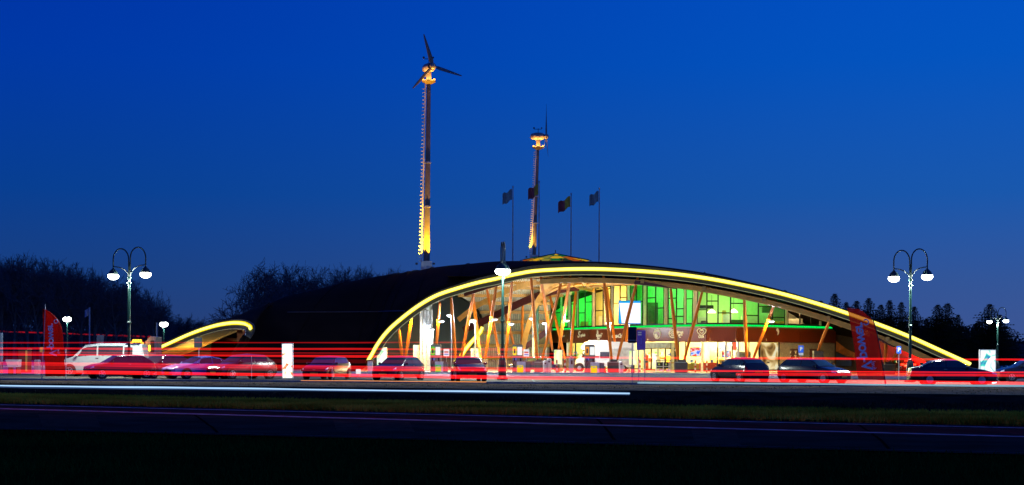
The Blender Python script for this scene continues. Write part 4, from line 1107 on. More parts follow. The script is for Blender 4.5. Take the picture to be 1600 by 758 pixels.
put('sedan', blackp, 1487, 79, 352, 'black saloon car under the right end of the arch', s=1.02, glass=winegreen)
put('hatch', blackp, 1606, 92, 180, 'black car cut off by the right edge of the photo', s=1.0)
put('sedan', darkb, 832, 134, 185, 'dark blue car behind the yellow petrol pump', glass=winegreen, group=None)
cr_ = put('hatch', blackred, 1405, 138, 100, 'car with glowing red tail lights beneath the right end of the roof', group=None)
for sd in (-1,1): G().box((-2.03, sd*.62, .85), (.06,.3,.16)).build('brake_light', emat('brake_light_red', (1,.03,.01), 5), cr_, org=(0,0,0))
G().box((-2.0, 0, 1.2), (.06,.8,.05)).build('brake_light', MATS['brake_light_red'], cr_, org=(0,0,0))
ob = bpy.data.objects.new('brake_glow', bpy.data.lights.new('brake_glow', 'POINT')); ob.data.energy = 260; ob.data.color = (1,.05,.02); ob.data.shadow_soft_size=.2; col.objects.link(ob); ob.parent = cr_; ob.location = (-2.4,0,1.0)

# motorhome
MH = empty('motorhome', gx(944, 137), world=True); tag(MH, 'white motorhome parked between the fuel pumps and the shop', 'motorhome')
mp = gx(944, 137); s = 137/F
def mhp(px, z, y=0): return Vector(((px-800)*s, 137+y, z))
def px_poly(P, yc, depth, name, m_, par, D=137, bev=True):
    poly = [((x-800)*D/F, z) for x, z in P]
    return G().prism(poly, depth, (0, yc, 0)).build(name, m_, par)
mhw = mat('motorhome_white', (.78,.79,.78), .35, var=.04)
body = px_poly([(914,.55),(990,.45),(990,2.75),(986,2.85),(925,2.92),(914,2.85),(907.5,2.35),(908,2.15),(916,2.05),(917,1.0)], 137, 2.1, 'body', mhw, MH)
cabp = px_poly([(899.5,.45),(917,.45),(917,2.0),(912.5,1.95),(906,1.35),(900.5,1.15),(899,.8)], 137, 1.9, 'cab', mhw, MH)
px_poly([(907.2,1.36),(912.6,1.88),(916.2,1.9),(916.2,1.36)], 136.05-.0, .05, 'cab_window', carglass_m, MH)
px_poly([(936.5,1.3),(951,1.3),(951,1.9),(936.5,1.9)], 135.93, .06, 'side_window', mat('motorhome_glass', (.05,.06,.10), .1), MH)
px_poly([(929,1.42),(935,1.42),(935,1.5),(929,1.5)], 135.93, .04, 'stripe', MATS['red_wall_paint'], MH); px_poly([(929,1.3),(935,1.3),(935,1.38),(929,1.38)], 135.93, .04, 'stripe', blue_wall_m, MH)
px_poly([(955,.6),(986,.6),(986,2.2),(955,2.2)], 135.93, .04, 'side_panel', mat('motorhome_grey', (.5,.52,.5), .4), MH)
px_poly([(918,2.85),(950,2.85),(948,3.02),(920,3.02)], 137, 1.2, 'roof_box', mhw, MH)
for px in (904.5, 972):
    c_ = mhp(px, .36, -.98); wh = G().lathe(c_, [(.2,-.1),(.34,-.1),(.36,0),(.34,.1),(.2,.1)], 18, 'y').build('wheel', tyre_m, MH, smooth=50)
    G().lathe(c_-Vector((0,.11,0)), [(.2,0),(.18,-.03),(.04,-.05)], 14, 'y').build('rim', rim_m, wh, org=ORG[MH.name])
    G().lathe(c_+Vector((0,.06,.02)), [(.46,-.06),(.46,.1)], 18, 'y').build('wheel_arch', black_m, MH)
G().tube([mhp(958, 2.25, -1.1), mhp(985, 2.25, -1.1)], .08, 8).build('awning_case', silver_m, MH)
G().tube([mhp(911, 1.5, -1.1), mhp(908.5, 1.75, -1.2)], .09, 8).build('wing_mirror', black_m, MH)
G().box(mhp(985, 2.0, -1.06), (.5,.1,.14)).build('marker_light', hl_m, MH)

# recovery truck with amber beacons at the left
RT = empty('recovery_truck', gx(228, 118)); tag(RT, 'recovery truck with lit amber beacons behind the parked cars at left', 'truck')
s = 118/F
def rt(P, name, m_, yc=118, depth=2.0, par=RT): return px_poly(P, yc, depth, name, m_, par, 118)
rt([(205,.5),(232,.5),(232,2.3),(212,2.3),(206,1.3)], 'cab', mat('truck_dark', (.05,.03,.02), .4)); rt([(232,.6),(248,.6),(248,2.9),(240,2.95),(232,2.5)], 'body', mat('truck_white', (.22,.24,.25), .4))
rt([(208,1.35),(214,2.15),(221,2.15),(221,1.35)], 'side_window', carglass_m, 116.97, .06)
rt([(240,1.6),(245.5,1.6),(245.5,2.6),(240,2.6)], 'rear_opening', black_m, 116.97, .06)
G().tube([at(203,537,117.5), at(224,537,117.5)], .06, 6).build('light_bar', black_m, RT)
for x in (208.8, 212.3, 215.8, 219.3): G().sphere(at(x, 532.8, 117.2), (.12,.12,.13), 10, 6).build('beacon', amber_e, RT, smooth=180)
for x, y in ((205.5,536.5),(222.5,536.8)): G().sphere(at(x, y, 117.2), .13, 8, 6).build('beacon', emat('amber_dim', (1,.28,.02), 3), RT, smooth=180)
point_light('beacon_light', at(214, 531, 116.6), (1,.35,.04), 160, .3, RT)
G().box(at(233.5,544,116.8), (.12,.1,.5)).build('marker_light', emat('yellow_marker', (1,.75,.05), 3), RT)
G().sphere(at(222.5,557,110), (.18,.18,.16), 8, 6).build('marker_light', emat('lime_marker', (.75,1,.05), 3), RT)
for x in (210, 240): G().lathe(at(x, 577, 117), [(.2,-.1),(.4,-.1),(.4,.1),(.2,.1)], 16, 'y').build('wheel', tyre_m, RT)

# ------------------------------------------------------------------ feather flags
def feather(px_top, px_bot, y_top, y_bot, y_foot, D, wpx, label, textx, tsize, cloth_n, lean, small):
    T = empty('feather_flag', gx(px_bot, D)); tag(T, label, 'banner')
    cloth = mat(cloth_n, (.36,.012,.012), .7, var=.12, scale=1.5)
    return T, cloth
# left: straight pole on its left, cloth curved at the top right
D = 84
T = empty('feather_flag', gx(66, D)); tag(T, 'dark red feather banner with vertical white lettering at the far left', 'banner', 'red feather banners')
cloth = mat('red_banner_cloth', (.36,.008,.008), .7, var=.1, scale=1.5, spec=.05)
n_ = cloth.node_tree.nodes; l_ = cloth.node_tree.links; t_ = n_.new('ShaderNodeBsdfTransparent'); t_.inputs[0].default_value = (1,.45,.35,1)
x_ = n_.new('ShaderNodeMixShader'); x_.inputs[0].default_value = .22; tl_ = n_.new('ShaderNodeBsdfTranslucent'); tl_.inputs[0].default_value = (.4,.012,.012,1)
y_ = n_.new('ShaderNodeMixShader'); y_.inputs[0].default_value = .45
l_.new(n_['Principled BSDF'].outputs[0], y_.inputs[1]); l_.new(tl_.outputs[0], y_.inputs[2]); l_.new(y_.outputs[0], x_.inputs[1]); l_.new(t_.outputs[0], x_.inputs[2]); l_.new(x_.outputs[0], n_['Material Output'].inputs[0])
outl = [(66.5,483.5),(72,484.5),(79,488),(86,494.5),(92,501.5),(96.5,511),(98.5,525),(99.5,545),(101.5,575),(101.8,588)]
rows = []
for x, y in outl:
    yl = y if y > 500 else 483.5+(y-483.5)*1.0
    xl = 66.3+ (yl-483)*.045 if yl > 485 else 66.3
    rows.append([at(xl+(x-xl)*k/6, yl+ (0 if True else 0), D+.12*math.sin(k*1.1+y*.05)) for k in range(7)])
G().grid(rows).build('cloth', cloth, T, smooth=180).modifiers.new('t', 'SOLIDIFY').thickness = .01
G().tube([at(70.8,475,D-.05), at(69,530,D-.1), at(65,597,D-.1)], [.02,.03,.035], 6).build('pole', steel_m, T, smooth=60)
G().tube([at(102.5,545,D-.1), at(103,598,D-.1)], .03, 6).build('pole', steel_m, T)
def vtext(body, x, y, D_, size, T_, tilt, mirror=True, ext=.008, bold=.0, sp=1.0, m_=None):
    m_ = m_ or mat('white_banner_print', (.85,.87,.92), .6, var=.05)
    p = at(x, y, D_); return text_obj(body, size, 'lettering', m_, T_, Matrix.Translation(-ORG[T_.name]) @ Matrix.Translation(p) @ Matrix.Rotation(PI/2, 4, 'X') @ Matrix.Rotation(tilt, 4, 'Z'), ext, 0, mirror, bold, sp)
vtext('V-power', 81, 531, D-.32, .60, T, R(-87), True, bold=.010, sp=.88)
pc = at(87.5, 502.3, D-.3)
G().tube([pc+Vector((.11*math.cos(t), 0, .11*math.sin(t))) for t in [2*PI*k/18 for k in range(19)]], .028, 5).build('emblem', MATS['white_banner_print'], T)
vtext('fuel', 91.5, 549, D-.32, .2, T, R(-87), True)
# right banner, leaning
D = 76
T = empty('feather_flag', gx(1385, D)); tag(T, 'tall leaning red feather banner with vertical white lettering right of the estate car', 'banner', 'red feather banners')
left = [(1323.5,480.5),(1327,497),(1331,520),(1335,545),(1337,565),(1338.5,580),(1341,592)]
right = [(1324,480.2),(1345,484),(1360,497),(1366,505),(1372,530),(1377,560),(1381,588),(1382,594)]
def along(P, t):
    n_ = len(P)-1; i = min(int(t*n_), n_-1); f = t*n_-i; return (P[i][0]+(P[i+1][0]-P[i][0])*f, P[i][1]+(P[i+1][1]-P[i][1])*f)
rows = []
for j in range(25):
    t = j/24; a = along(left, t); b = along(right, t)
    rows.append([at(a[0]+(b[0]-a[0])*k/8, a[1]+(b[1]-a[1])*k/8, D+.1*math.sin(k*.9+j*.3)) for k in range(9)])
G().grid(rows).build('cloth', cloth, T, smooth=180)
pp = smooth_poly([at(1323,480,D), at(1345,483,D), at(1361,496.5,D), at(1367,508,D), at(1373,535,D), at(1379,570,D), at(1384,603,D), at(1386.5,622,D-12+12)], 6)
G().tube(pp, [.02+.02*k/len(pp) for k in range(len(pp))], 6).build('pole', black_m, T, smooth=60)
vtext('V-power', 1349, 541.5, D-.3, .80, T, R(-81), True, bold=.015, sp=.88)
pc = at(1353, 503.5, D-.28)
G().tube([pc+Vector((.14*math.cos(t), 0, .14*math.sin(t))) for t in [2*PI*k/18*.8-2.6 for k in range(19)]], .035, 5).build('emblem', MATS['white_banner_print'], T)
vtext('fuel', 1365, 571, D-.3, .3, T, R(-81), True)

# ------------------------------------------------------------------ lit advertising panels
def lit_panel(px0, px1, y0, y1, D, cols_, label, s=1.2, scale=2.0, lean=0, foot=None, name='advertising_panel', cat='advertising panel', group=None, lightc=(.9,1,1), pw=60):
    T = empty(name, gx((px0+px1)/2, D)); tag(T, label, cat, group)
    p = at((px0+px1)/2, (y0+y1)/2, D); ww, hh = (px1-px0)*D/F, (y1-y0)*D/F
    M = Matrix.Rotation(R(lean), 3, 'Y')
    G().box(p+Vector((0,.12,0)), (ww+.1,.2,hh+.1), M).build('case', silver_m, T)
    G().box(p, (ww,.06,hh), M).build('lit_face', screenmat('panel_print_%d' % int(px0), cols_, s, scale), T)
    if p.z-hh/2 > .12: G().bbox((p.x, p.y+.12, (p.z-hh/2)/2), (ww*.5,.2,p.z-hh/2), .02).build('foot', anth_m, T)
    if pw: point_light('panel_light', p-Vector((0,.6,0)), lightc, pw, .4, T)
    return T
W_ = (1,1,1)
lit_panel(441.5,456.5,537.5,590.5,88, [(.3,(.5,.06,.02)),(.36,(1,.62,.3)),(.42,(.85,1,.9)),(.6,(1,1,1)),(.68,(.9,1,.85)),(.75,(1,.6,.2))], 'narrow white lit advertising panel with fruit between two dark cars', 1.3, 1.6, -1, pw=14)
T = lit_panel(1532.5,1555,547.5,580,84, [(.3,(.05,.2,.5)),(.37,(.05,.75,.55)),(.42,(.85,1,.95)),(.58,(.95,.98,.98)),(.64,(1,.45,.45)),(.7,(.9,.08,.1))], 'white lit advertising panel with red and green print at the right', 1.2, .9, 0, pw=30)
G().tube([at(1544,580,84), at(1551,586,84), at(1554,599,84)], [.25,.14,.13], 8).build('lit_foot', emat('panel_white_foot', (.8,.85,1), 1.6), T)
lit_panel(589.5,603.5,543.5,570,124, [(.3,(.3,.9,.4)),(.45,(.85,1,.8)),(.7,(1,1,.95))], 'pale green lit panel just inside the left foot of the arch', 1.3, .8, pw=50, lightc=(.5,1,.6))
lit_panel(736.5,748.5,545.5,560,133, [(.3,(.6,.9,.3)),(.45,(1,1,.7)),(.6,(1,.95,.8)),(.7,(1,.5,.2))], 'small yellow-green lit panel above the small black car', 1.2, .8, pw=30, lightc=(.8,1,.5))
lg = 'yellow-green lit pillars by the pumps'
lit_panel(866.5,877.5,547.5,569,128, [(.3,(.7,.95,.25)),(.45,(1,1,.55)),(.7,(1,1,.8))], 'yellow-green lit pillar left of the white pay pillar', 1.15, .6, name='lit_pillar', cat='lit pillar', group=lg, pw=30, lightc=(.9,1,.4))
T = lit_panel(983.5,994.5,548.5,570,128, [(.3,(.7,.95,.25)),(.45,(1,1,.55)),(.7,(1,1,.8))], 'yellow-green lit pillar under the dark roadside sign', 1.15, .6, name='lit_pillar', cat='lit pillar', group=lg, pw=30, lightc=(.9,1,.4))
# ------------------------------------------------------------------ pumps and forecourt furniture
def pump(px, label, hue, boxx, boxc, D=122):
    T = empty('fuel_pump', gx(px, D)); tag(T, label, 'fuel pump', 'fuel pumps under the canopy'); s = D/F
    y0 = 538.5; p = at(px, y0, D); h = p.z; x = gx(px, D).x; w_ = 16*s
    G().bbox((x, D, h/2), (w_, .7, h), .04).build('cabinet', mat('pump_grey', (.25,.24,.20), .4, .3), T)
    G().box((x-w_*.28, D-.37, h-.55), (w_*.36,.04,.75)).build('side_display', emat('pump_'+hue[0], hue[1], 1.0), T)
    G().box((x-w_*.28, D-.40, h-.55), (w_*.16,.03,.4)).build('price_panel', mat('price_panel_dark', (.12,.03,.06), .4), T)
    G().bbox((x+w_*.22, D-.38, h-.55), (w_*.46,.08,.7), .02).build('white_display', emat('pump_white', (.95,.97,.95), 1.0), T)
    G().box((x-w_*.25, D-.38, h-1.25), (w_*.3,.05,.18)).build('keypad', mat('keypad_blue', (.2,.2,.6), .4, emit=(.2,.2,1), es=.3), T)
    for k in (-1, 1):
        G().tube([(x+k*w_*.3, D-.42, 1.2), (x+k*w_*.42, D-.55, .8), (x+k*w_*.35, D-.5, .4), (x+k*w_*.2, D-.42, .9)], .03, 6).build('hose', black_m, T, smooth=60)
        G().bbox((x+k*w_*.3, D-.44, 1.15), (.12,.14,.3), .02).build('nozzle', black_m, T)
    b0, b1, by = boxx; q = at((b0+b1)/2, by, D-.8); T2 = empty('bin_unit', gx((b0+b1)/2, D-.8)); tag(T2, 'white service box with a %s panel beside the pump %s' % (boxc[0], boxc[2]), 'service box', 'service boxes beside the pumps')
    xx = gx((b0+b1)/2, D-.8).x; ww = (b1-b0)*s
    G().bbox((xx, D-.8, q.z/2), (ww,.5,q.z), .03).build('cabinet', mat('box_white', (.85,.87,.85), .4), T2)
    G().box((xx-ww*.12, D-1.07, q.z*.36), (ww*.68,.03,q.z*.62)).build('coloured_panel', emat('box_'+boxc[0], boxc[1], .8), T2)
    G().box((xx-ww*.12, D-1.09, q.z*.55), (ww*.4,.02,.08)).build('panel_lettering', letters_m, T2)
    G().bbox((xx+ww*.75, D-.8, q.z*.48), (ww*.55,.5,q.z*.95), .03).build('bin', mat('bin_grey', (.2,.19,.17), .5, .3), T2)
    return T
pump(681, 'fuel pump with a green panel right of the silver column', ('green', (.15,.55,.05)), (680,693,565), ('green', (.02,.6,.05), 'near the silver column'))
pump(808.5, 'fuel pump with a yellow and red panel right of the middle lamp', ('yellow', (.9,.7,.05)), (807.5,821.5,565), ('yellow', (1,.72,.0), 'right of the middle lamp'))
pump(921.5, 'dark fuel pump in front of the motorhome', ('orange', (.8,.3,.05)), (922.5,936.5,566), ('yellow', (1,.72,.0), 'in front of the motorhome'))
for (px, y, c_, lab) in ((697.5,548,'w','small white price sign on a stand beside the green pump'),(822.5,548.5,'w','small white price sign on a stand beside the yellow pump')):
    T = empty('price_sign', gx(px, 123)); tag(T, lab, 'sign'); p = at(px, y+3, 123)
    G().bbox(p, (.5,.06,.62), .02).build('board', emat('price_white', (.9,.9,.95), .9), T)
    G().box(p+Vector((0,-.05,.05)), (.36,.02,.12)).build('red_band', emat('price_red', (.9,.1,.08), .8), T); G().box(p+Vector((0,-.05,-.14)), (.36,.02,.1)).build('blue_band', emat('price_blue', (.2,.3,.9), .7), T)
    G().tube([gx(px,123), p], .03, 6).build('pole', steel_m, T)
# pay pillar, small things on the forecourt
def simple(name, label, cat, group=None, px=0, D=120): 
    T = empty(name, gx(px, D)); tag(T, label, cat, group); return T
T = simple('pay_pillar', 'white pay pillar with a dark screen left of the motorhome', 'pay terminal', px=892.5, D=124)
x = gx(892.5,124).x; G().bbox((x,124,.74), (.42,.3,1.48), .12).build('pillar', white_m, T, smooth=40); G().box((x+.05,123.83,.95), (.14,.03,.34)).build('screen', black_m, T); G().sphere((x+.05,123.84,1.26), .05, 8, 5).build('badge', red_m, T)
T = simple('traffic_cone', 'small orange traffic cone beside the yellow service box', 'traffic cone', px=945, D=123)
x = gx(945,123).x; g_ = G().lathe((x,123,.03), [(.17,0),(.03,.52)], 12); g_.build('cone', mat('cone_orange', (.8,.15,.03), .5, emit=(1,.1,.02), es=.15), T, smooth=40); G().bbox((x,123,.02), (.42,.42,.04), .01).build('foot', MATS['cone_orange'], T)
for i, (px, D_, lab) in enumerate(((870,124,'red and white bollard under the left lit pillar'),(883,125,'red and white bollard just left of the white pay pillar'),(1086.5,134,'red and white bollard before the left television in the shop'),(1104.5,134,'red and white bollard left of the black hatchback roof'),(1000,134,'red and white bollard behind the blue roadside sign posts'))):
    T = simple('bollard', lab, 'bollard', 'red and white bollards', px, D_); x = gx(px,D_).x
    for k in range(5): G().lathe((x, D_, k*.22), [(.07,0),(.07,.218)], 10).build('band', red_m if k % 2 == 0 else white_m, T, smooth=40)
    G().lathe((x,D_,1.1), [(.07,0),(.05,.05),(.0,.07)], 10).build('cap', red_m, T)
for i, (px, D_, h, m_, lab) in enumerate(((852,126,1.1,silver_m,'silver waste bin right of the left column base'),(858,126,1.3,white_m,'tall white waste bin right of the silver one'),(970.5,126,1.05,silver_m,'silver waste bin right of the middle column base'))):
    T = simple('waste_bin', lab, 'waste bin', None, px, D_); x = gx(px,D_).x
    G().lathe((x,D_,0), [(.17,0),(.2,.06),(.2,h*.85),(.22,h*.86),(.22,h*.92),(.1,h)], 14).build('bin', m_, T, smooth=40); G().bbox((x,D_-.19,h*.75), (.2,.06,.12), .02).build('flap', black_m, T)
for i, px in enumerate((1030.5, 1041.5)):
    T = simple('trolley_shelter', ('left' if i == 0 else 'right')+' of two dark glazed cabinets beside the entrance', 'cabinet', None, px, 134); x = gx(px,134).x
    g_ = G()
    for dx in (-.32,.32):
        for dy in (-.3,.3): g_.beam((x+dx,134+dy,0),(x+dx,134+dy,1.1),.05,.05,up=(0,1,0))
    g_.build('frame', silver_m, T); G().bbox((x,134,1.13), (.72,.7,.06), .02).build('top', anth_m, T); G().box((x,134.05,.65), (.6,.5,.6)).build('cabinet_body', black_m, T)
    G().box((x,133.66,.55), (.62,.03,.05)).build('rail', silver_m, T); G().sphere((x-.05,133.75,.75), .09, 8, 5).build('goods', mat('lime_goods', (.4,.6,.1), .5), T); G().box((x+.1,133.75,.2), (.3,.05,.18)).build('goods', mat('violet_goods', (.3,.2,.6), .5), T)
T = simple('planter_box', 'pale bench against the column base right of the cabinets', 'bench', None, 1050, 134)
x = gx(1050,134).x; G().bbox((x,134,.9), (.75,.5,.1), .02).build('seat', timber_m, T); G().bbox((x-.3,134,.43), (.06,.5,.85), .01).build('leg', silver_m, T); G().bbox((x+.3,134,.43), (.06,.5,.85), .01).build('leg', silver_m, T)
# signs near the road
def road_sign(px, D, x0, x1, y0, y1, posts, label, m_, name='road_sign', cat='sign'):
    T = simple(name, label, cat, None, px, D); p = at((x0+x1)/2, (y0+y1)/2, D); ww, hh = (x1-x0)*D/F, (y1-y0)*D/F
    G().bbox(p, (ww,.06,hh), .015).build('board', m_, T)
    for q in posts: G().tube([gx(q,D+.08), Vector((gx(q,D).x, D+.08, p.z+hh/2))], .035, 6).build('pole', steel_m, T)
    return T, p, ww, hh
T, p, ww, hh = road_sign(988, 76, 981.5, 994.5, 511, 536, [988], 'dark blank back of a roadside sign before the big screen', mat('dark_sign_back', (.012,.018,.035), .5))
G().beam(p+Vector((-ww/2,-.05,-hh*.33)), p+Vector((ww/2,-.05,-hh*.33)), .02, .03).build('bracket', steel_m, T)
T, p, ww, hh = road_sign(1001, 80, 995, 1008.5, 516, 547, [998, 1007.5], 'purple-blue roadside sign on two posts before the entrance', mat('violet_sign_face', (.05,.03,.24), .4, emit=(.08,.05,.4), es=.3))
for dz in (.22,.10): G().box(p+Vector((-.08,-.04,hh/2-.35+dz)), (.2,.02,.08)).build('pictogram', letters_m, T)
G().box(p+Vector((0,-.04,-.05)), (.03,.02,.35)).build('arrow', mat('sign_blue_print', (.3,.4,.8), .5), T)
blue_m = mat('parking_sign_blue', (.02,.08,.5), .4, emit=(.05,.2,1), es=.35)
def psign(px, D, y0, y1, w_, label, plate):
    T = simple('parking_sign', label, 'sign', 'blue parking signs', px, D); p = at(px, (y0+y1)/2, D); hh = (y1-y0)*D/F
    G().bbox(p, (w_,.04,hh), .01).build('board', blue_m, T); text_obj('P', hh*.75, 'lettering', letters_m, T, Matrix.Translation(-ORG[T.name]) @ up_text(p+Vector((0,-.03,0))), .005, bold=.01)
    if plate: G().bbox(p+Vector((0,0,-hh*.5-.1)), (w_*.9,.03,.15), .01).build('sub_plate', white_m, T)
    G().tube([gx(px,D+.05), Vector((gx(px,D).x, D+.05, p.z+hh/2))], .03, 6).build('pole', steel_m, T)
psign(1251.5, 92, 540, 551, .34, 'blue parking sign above the roof of the estate car', True)
psign(1404.5, 92, 541, 552.5, .30, 'blue parking sign between the leaning banner and the right lamp post', False)
T, p, ww, hh = road_sign(315, 95, 303.5, 315.5, 527.5, 543, [310.5], 'dark square back of a sign over the pale lilac car', mat('dark_sign_back', (.012,.018,.035), .5))
T, p, ww, hh = road_sign(155, 110, 151, 162.5, 523.5, 538, [153,161], 'grey back of a sign above the roof of the white van', mat('grey_sign_back', (.10,.12,.16), .5))
# things at the far left
T = simple('storage_shed', 'low brown timber kiosk with a yellow strip left of the red banner', 'kiosk', None, 38, 110)
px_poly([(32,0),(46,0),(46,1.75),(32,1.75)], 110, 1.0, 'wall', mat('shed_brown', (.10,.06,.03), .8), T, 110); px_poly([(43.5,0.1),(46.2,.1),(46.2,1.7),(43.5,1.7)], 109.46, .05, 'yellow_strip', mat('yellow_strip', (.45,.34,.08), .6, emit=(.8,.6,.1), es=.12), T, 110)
px_poly([(31.5,1.76),(46.6,1.76),(46.6,1.86),(31.5,1.86)], 110, 1.15, 'roof', anth_m, T, 110)
T = simple('skip', 'white tapering skip at the far left of the car park', 'skip', None, 21, 100)
px_poly([(15.5,.52),(30,.52),(30.5,1.05),(12,1.05)], 100, .9, 'body', white_m, T, 100); px_poly([(16,0),(18,0),(18,.5),(16,.5)], 100, .8, 'leg', anth_m, T, 100); px_poly([(28,0),(30,0),(30,.5),(28,.5)], 100, .8, 'leg', anth_m, T, 100)
T = simple('grit_bin', 'pale grey grit bin left of the red banner', 'grit bin', None, 58, 100)
px_poly([(55.5,0),(62,0),(62,.9),(55.5,.9)], 100, .5, 'body', mat('bin_pale', (.3,.32,.4), .6), T, 100); px_poly([(55,.91),(62.5,.91),(61,1.05),(56.5,1.05)], 100, .55, 'lid', mat('bin_pale', (.3,.32,.4), .6), T, 100)
T = simple('post_box', 'small yellow-brown sign box right of the banner pole', 'sign', None, 65, 100)
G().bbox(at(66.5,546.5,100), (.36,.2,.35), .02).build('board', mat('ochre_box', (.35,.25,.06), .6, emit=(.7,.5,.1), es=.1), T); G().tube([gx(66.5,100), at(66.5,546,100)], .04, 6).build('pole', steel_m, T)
T = simple('fence_post', 'pale steel post at the left edge of the photo', 'post', None, 1, 100)
G().tube([gx(2,100), at(2,520,100)], .12, 6).build('pole', mat('pale_post', (.2,.3,.36), .5), T)
# marker posts in front of the cars
for i, (px, y0, lab) in enumerate(((393,557,'thin marker post in front of the grey-green car'),(519,575,'thin marker post in front of the maroon car with bluish windows'))):
    T = simple('marker_post', lab, 'post', 'thin marker posts at the car park edge', px, 78)
    G().tube([gx(px,78), at(px,y0,78)], .022, 6).build('pole', steel_m, T); G().sphere(at(px,y0,78), .035, 8, 5).build('cap', steel_m, T)
# low barrier / white bumpers between the cars
for (x0, x1, z, lab) in ((456,470,.62,'white beam joining the narrow lit panel and the maroon car'),):
    T = simple('barrier', lab, 'barrier', None, (x0+x1)/2, 89); G().beam(gx(x0,89,.5), gx(x1,89,.5), .1, .12).build('rail', white_m, T); G().tube([gx(x0+3,89.1,0), gx(x0+3,89.1,.5)], .04, 6).build('leg', steel_m, T)
T = simple('meter_box', 'small white box right of the maroon car with bluish windows', 'box', None, 560, 90); G().bbox(gx(560,90,.45), (.3,.2,.3), .02).build('box', emat('box_lit_white', (.9,.93,.95), .9), T); G().tube([gx(560,90,0), gx(560,90,.3)], .05, 6).build('leg', steel_m, T)
T = simple('litter_pillar', 'pale pillar beneath the left foot of the yellow light strip', 'pillar', None, 578.5, 118); G().bbox(gx(578.5,118,.5), (.42,.35,1.0), .05).build('pillar', mat('pillar_pale', (.7,.7,.66), .5), T); G().bbox(gx(578.5,118,1.05), (.5,.42,.1), .02).build('cap', anth_m, T)

# ------------------------------------------------------------------ light left along the road by passing traffic
def trail(x0, y0, x1, y1, th, c, s, label, D0=39.0, D1=29.5, X0=None, X1=None, grp_='red light trails over the road'):
    """x0..x1: two picture points the line passes; runs on beyond the frame unless X0/X1 end it"""
    def dd(x): return 1/((1/D0)+(1/D1-1/D0)*x/1600)
    def yy(x): return y0+(y1-y0)*(x-x0)/(x1-x0)
    a_ = X0 if X0 is not None else -900; b_ = X1 if X1 is not None else 2500
    xs_ = [a_+(b_-a_)*k/70 for k in range(71)]
    pts = [at(x, yy(x)+.22*math.sin(x*.013+y0)+.12*math.sin(x*.041+y0*3), dd(x)) for x in xs_]; rr = [th/2*dd(x)/F*(1+.16*math.sin(x*.01+y1)+.08*math.sin(x*.037)) for x in xs_]
    o = G().tube(pts, rr, 10, cap=False).build('light_trail', glowmat('trail_glow', c, s), smooth=180)
    tag(o, label, 'light trail', grp_); return o
RD = (1.0, .012, .012)
trail(75,535.5,700,535.2,1.8, RD, .16, 'uppermost thin red light trail across the left half', X1=760)
trail(75,544.8,600,545.6,3.4, RD, .30, 'second red light trail from the top on the left', X1=820)
trail(75,550.6,600,552.0,2.0, RD, .16, 'faint thin red light trail between the second and third bright ones', X1=900)
trail(75,554.2,1450,561.2,3.4, RD, .38, 'third red light trail from the top, running the full width')
trail(75,561.5,1450,571,7, RD, .035, 'dim broad red light trail below the third bright one', X1=1000)
trail(75,569.0,800,577.2,5.5, RD, .27, 'broad red light trail over the bonnets of the left cars', X1=1020)
trail(75,574.0,800,579.8,5.0, RD, .10, 'faint broad red light trail just below the bonnets', X1=1000)
trail(800,578.8,1450,581.2,2.2, RD, .42, 'thin red light trail over the cars at the right', X0=560)
trail(1040,584.0,1450,586.0,4.2, RD, .34, 'lower of the two close red light trails at the right', X0=1150)
trail(75,581.2,1450,597.4,5.2, (1,.012,.012), .56, 'lowest and brightest red light trail, running the full width')
trail(75,566.5,1450,583,3, RD, .10, 'thin dim red light trail hidden among the broad ones')
trail(500,595.0,740,596.6,1.3, (1,.33,.02), .45, 'thin orange light trail before the hatchback at the arch foot', D0=44, D1=36, X0=470, X1=760, grp_='pale light trails over the road')
trail(75,603.4,984,614.8,2.3, (.45,.72,1.0), .50, 'pale blue light trail low over the grass bank on the left', D0=37, D1=28, X1=984, grp_='pale light trails over the road')
trail(75,604.4,984,614.9,5.0, (.2,.4,1.0), .06, 'dim wide blue glow around the pale light trail', D0=37, D1=28, X1=984, grp_='pale light trails over the road')
trail(1000,597.9,1450,601.8,2.8, (.35,.62,.70), .30, 'pale grey-blue light trail below the cars at the right', D0=52, D1=44, X0=996, grp_='pale light trails over the road')
trail(0,517.5,235,526.5,2.2, RD, .16, 'distant red light trail behind the trees at far left', D0=250, D1=250, X0=-200, X1=236)

